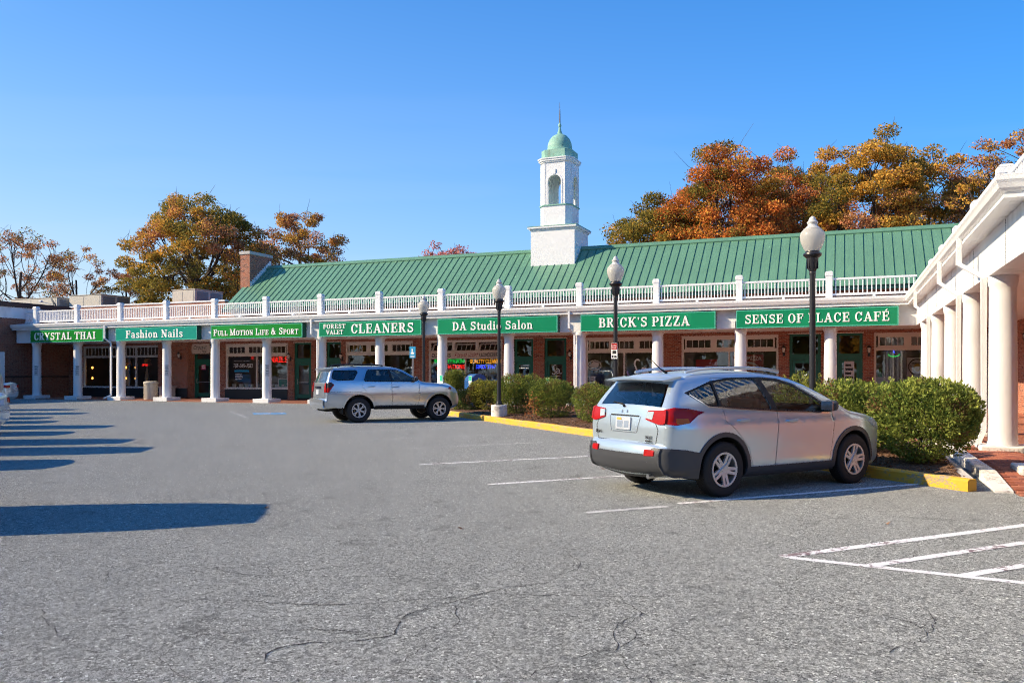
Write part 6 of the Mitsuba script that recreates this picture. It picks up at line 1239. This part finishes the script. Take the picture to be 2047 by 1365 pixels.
k = numbered('undergrowth'); scene[k] = mikit.ply(trimesh.Trimesh(V, F, process=False), 'leaf', color=np.repeat(col, 4, axis=0)); labels[k] = {'kind': 'stuff', 'label': 'russet mass of distant undergrowth behind the flat roofs', 'category': 'undergrowth'}

def bush(label, px, dep, w, h, d, seed, n, tone, z0=.18, wild=.12, leaf=.05, group='evergreen bushes in the planting bed', sprig=0, shape=.8):
    rng = np.random.default_rng(seed); k = thing('evergreen_bush', label, 'bush', group); x, y = along(px, dep)
    # lumpy outline: several overlapping mounds
    mounds = [(np.array([0, 0, h * .50]), np.array([w / 2, d / 2, h * .5]))]
    for _ in range(9):
        a = rng.uniform(0, 2 * math.pi); e = rng.uniform(-.25, .75); c = np.array([math.cos(a) * w * .30, math.sin(a) * d * .30, h * (.5 + e * .30)]); mounds.append((c, np.array([w * .24, d * .24, h * .24]) * rng.uniform(.8, 1.25)))
    q = rng.normal(0, 1, (n * 3, 3)); q /= np.linalg.norm(q, axis=1, keepdims=True); mi_ = rng.choice(len(mounds), n * 3, p=np.array([.45] + [.55 / 9] * 9)); cc = np.array([m[0] for m in mounds])[mi_]; rr = np.array([m[1] for m in mounds])[mi_]
    rad = 1 - np.abs(rng.normal(0, .16, (n * 3, 1))); base = cc + q * rr * rad; nz = meshkit.fbm(base * 5 / max(h, .6) + seed, 3); base += q * ((nz - .5) * wild * 2.2)[:, None]
    base[:, 2] = np.maximum(base[:, 2], .02); base = base[nz > .30][:n]; qn = q[nz > .30][:n]
    V, F = leaf_quads(base, qn * 1.2 + [0, 0, .5], leaf, rng, .55, .5)
    a = meshkit.fbm(base * 6 + seed * 3, 2); t = np.clip(a * 1.4 - .2 + rng.normal(0, .15, len(base)), 0, 1)[:, None]
    pal = {'yew': ((.065, .11, .028), (.30, .33, .07)), 'gold': ((.13, .15, .028), (.44, .40, .075)), 'box': ((.07, .125, .03), (.38, .42, .095)), 'dark': ((.018, .034, .016), (.06, .085, .03)), 'lime': ((.10, .145, .03), (.30, .31, .07))}[tone]
    col = np.array(pal[0]) * (1 - t) + np.array(pal[1]) * t; col = col * rng.uniform(.75, 1.25, (len(base), 1)); patch = meshkit.fbm(base * 2.2 + seed * 7, 2) > .66; dead = (rng.random(len(base)) < .012) | (patch & (rng.random(len(base)) < .45)); col[dead] = (.22, .12, .06)
    if sprig:
        SV, SF, SC = [], [], []
        for _ in range(sprig):
            a_ = rng.uniform(0, 2 * math.pi); st = np.array([math.cos(a_) * w * .36 * rng.random() ** .5, math.sin(a_) * d * .36 * rng.random() ** .5, h * .80]); dr_ = np.array([rng.normal(0, .45), rng.normal(0, .45), 1.0]); L_ = rng.uniform(.18, .42) * h * .5
            tt = rng.uniform(0, 1, 16)[:, None]; c = st + dr_ * L_ * tt + rng.normal(0, .012, (16, 3)); v, f = leaf_quads(c, np.tile(dr_, (16, 1)), leaf * 1.1, rng, .5, .45); SV.append(v); SF.append(f + sum(len(s_) for s_ in SV[:-1])); SC.append(np.tile(np.array(pal[1]) * rng.uniform(.7, 1.3), (len(v), 1)))
        nV = len(V); V = np.vstack([V] + SV); F = np.vstack([F, np.vstack(SF) + nV]); colv = np.vstack([np.repeat(col, 4, axis=0)] + SC)
    else: colv = np.repeat(col, 4, axis=0)
    off = np.array([x, y, z0])
    put(k, 'leaves', trimesh.Trimesh(V + off, F, process=False), 'leaf_glossy', False, color=colv, kind='stuff')
    st = []
    for j in range(9):
        a_ = rng.uniform(0, 2 * math.pi); e = np.array([math.cos(a_) * w * .33, math.sin(a_) * d * .33, h * rng.uniform(.5, .8)]); b_ = e * [.18, .18, 0]; st.append(tube(np.array([b_ - [0, 0, .1], b_ * .6 + e * .4 + rng.normal(0, .03, 3), e]) + off, [.018, .014, .006], 6))
    put(k, 'stems', cat_(st), 'bark_pale', kind='stuff')
    return k
for a in (('big round bush between the silver car and the yellow kerb end', 1844, 11.0, 1.52, 1.38, 1.45, 1, 30000, 'box', .17, .13, .052, 'evergreen bushes in the planting bed', 46),
          ('round bush at the bonnet of the silver car', 1712, 11.3, 1.45, 1.36, 1.4, 2, 16000, 'box', .17, .12, .052, 'evergreen bushes in the planting bed', 22),
          ('loose bush at the foot of the nearest street lamp', 1600, 11.9, 1.15, 1.42, 1.1, 3, 8000, 'lime', .17, .15, .055, 'evergreen bushes in the planting bed', 22),
          ('clipped hedge bush beside the tail of the silver car', 1192, 11.3, 1.3, 1.16, 1.2, 4, 12500, 'box', .16, .10, .05), ('wide hedge bush with a bare twig gap, fourth from the silver car tail', 1106, 11.3, 1.62, 1.30, 1.4, 5, 15500, 'yew', .16, .13, .052, 'evergreen bushes in the planting bed', 8),
          ('tallest hedge bush behind the round concrete lamp footing', 1034, 11.25, 1.65, 1.42, 1.4, 6, 15500, 'yew', .16, .13, .054, 'evergreen bushes in the planting bed', 8), ('golden tipped hedge bush left of the lamp footing', 976, 11.4, 1.35, 1.2, 1.3, 7, 10500, 'gold', .16, .14, .056), ('dark low bush in front of the off-road car bumper', 946, 10.95, 1.05, .98, 1.0, 8, 8000, 'dark', .14, .12, .055), ('small low shrub under the off-road car bumper', 918, 10.7, .6, .42, .5, 18, 1800, 'box', .15, .10, .055),
          ('pale upright shrub behind the bonnet of the off-road car', 908, 12.4, 1.05, 1.62, 1.0, 9, 6500, 'lime', .15, .16, .075, None, 26)):
    pxq, qq = a[1], a[2]; u_ = (pxq - 1023.5) / 1621.1; ck, sk = math.cos(PAN), math.sin(PAN); dd_ = qq / ((-sk + u_ * ck) * KN[0] + (ck + u_ * sk) * KN[1]); bush(a[0], pxq, dd_, *a[3:])
# dry orange leaves caught in the hedge, fallen leaves on the asphalt
rng = np.random.default_rng(9); x, y = along(1066, 24.9); C = np.array([x, y, .55]) + rng.normal(0, 1, (170, 3)) * [.13, .10, .20]; V, F = leaf_quads(C, np.tile([0, 0, .3], (170, 1)), .07, rng); col = np.array([.42, .17, .07]) * rng.uniform(.6, 1.3, (170, 1))
k = thing('dry_branch', 'spray of dry orange leaves in the hedge', 'branch'); put(k, 'leaves', trimesh.Trimesh(V, F, process=False), 'leaf', color=np.repeat(col, 4, axis=0), kind='stuff'); put(k, 'twig', tube([(x, y, .15), (x + .03, y, .5), (x, y + .03, .85)], [.012, .009, .005], 6), 'bark_pale')
mat('dry_leaf', (.30, .14, .06), .8)
leaf_shape = Polygon([(0, -.05), (.012, -.02), (.035, -.03), (.02, 0), (.04, .02), (.012, .025), (0, .06), (-.012, .025), (-.04, .02), (-.02, 0), (-.035, -.03), (-.012, -.02)])
for i, (px, py) in enumerate(((532, 1016), (921, 1057), (1774, 1047), (1205, 938), (1160, 957))):
    gx_, gy_ = gpx(px, py); m = sheet(affinity.translate(affinity.rotate(affinity.scale(leaf_shape, .8, .8), i * 77), gx_, gy_), .012); m.vertices[:, 2] += .012 * np.sin(m.vertices[:, 0] * 90)
    solo('fallen_leaf', 'dry brown leaf on the asphalt ' + ['at the tip of the broad shadow', 'in the middle of the open foreground', 'between the silver car and the hatched corner', 'just behind the left rear wheel of the silver car', 'left of the silver car bumper'][i], 'leaf', m, 'dry_leaf', group='fallen leaves scattered on the asphalt')
# bark chips of the mulch
V, F = [], []; rng = np.random.default_rng(21); m = 9000; t_ = rng.uniform(T0 + .2, T0 + 20, m); q_ = rng.uniform(10.2, 13.0, m); P = t_[:, None] * KT + q_[:, None] * KN; ok = shapely.contains_xy(bed, P[:, 0], P[:, 1]); P, q_ = P[ok], q_[ok]
z_ = .125 + .10 * np.sin((np.clip(q_, 10.15, 14.2) - 10.15) / 4.05 * np.pi) ** .7 + .03; V, F = leaf_quads(np.column_stack([P, z_]), rng.normal(0, 1, (len(P), 3)) * [1, 1, .15], .055, rng, .2, .45); col = np.array([.15, .085, .05]) * rng.uniform(.4, 1.9, (len(P), 1))
scene['mulch_chips'] = mikit.ply(trimesh.Trimesh(V, F, process=False), 'leaf', color=np.repeat(col, 4, axis=0)); labels['mulch_chips'] = {'kind': 'stuff', 'label': 'brown bark chips covering the planting bed behind the yellow kerb', 'category': 'mulch'}
# lots and woods on the viewer's side, seen only in the window glass
wood = []; rng = np.random.default_rng(31); C = []
for i in range(60):
    x = -90 + i * 3.2 + rng.normal(0, 1); y = -34 + rng.normal(0, 4); h_ = rng.uniform(14, 21); q = rng.normal(0, 1, (520, 3)); q /= np.linalg.norm(q, axis=1, keepdims=True); C.append(np.array([x, y, h_ * .55]) + q * [3.4, 3.0, h_ * .5] * rng.uniform(.5, 1, (520, 1)))
C = np.vstack(C); V, F = leaf_quads(C, np.tile([0, 0, .3], (len(C), 1)), 1.5, rng); sel = meshkit.fbm(C / 6, 2); col = np.array([PAL[('olive', 'gold', 'brown')[int(min(.99, max(0, s_ * 1.5 - .25)) * 3)]][int(rng.integers(4))] for s_ in sel])
scene['woodland'] = mikit.ply(trimesh.Trimesh(V, F, process=False), 'leaf', color=np.repeat(col, 4, axis=0)); labels['woodland'] = {'kind': 'stuff', 'label': 'autumn woodland across the car park, mirrored in the windows', 'category': 'woodland'}
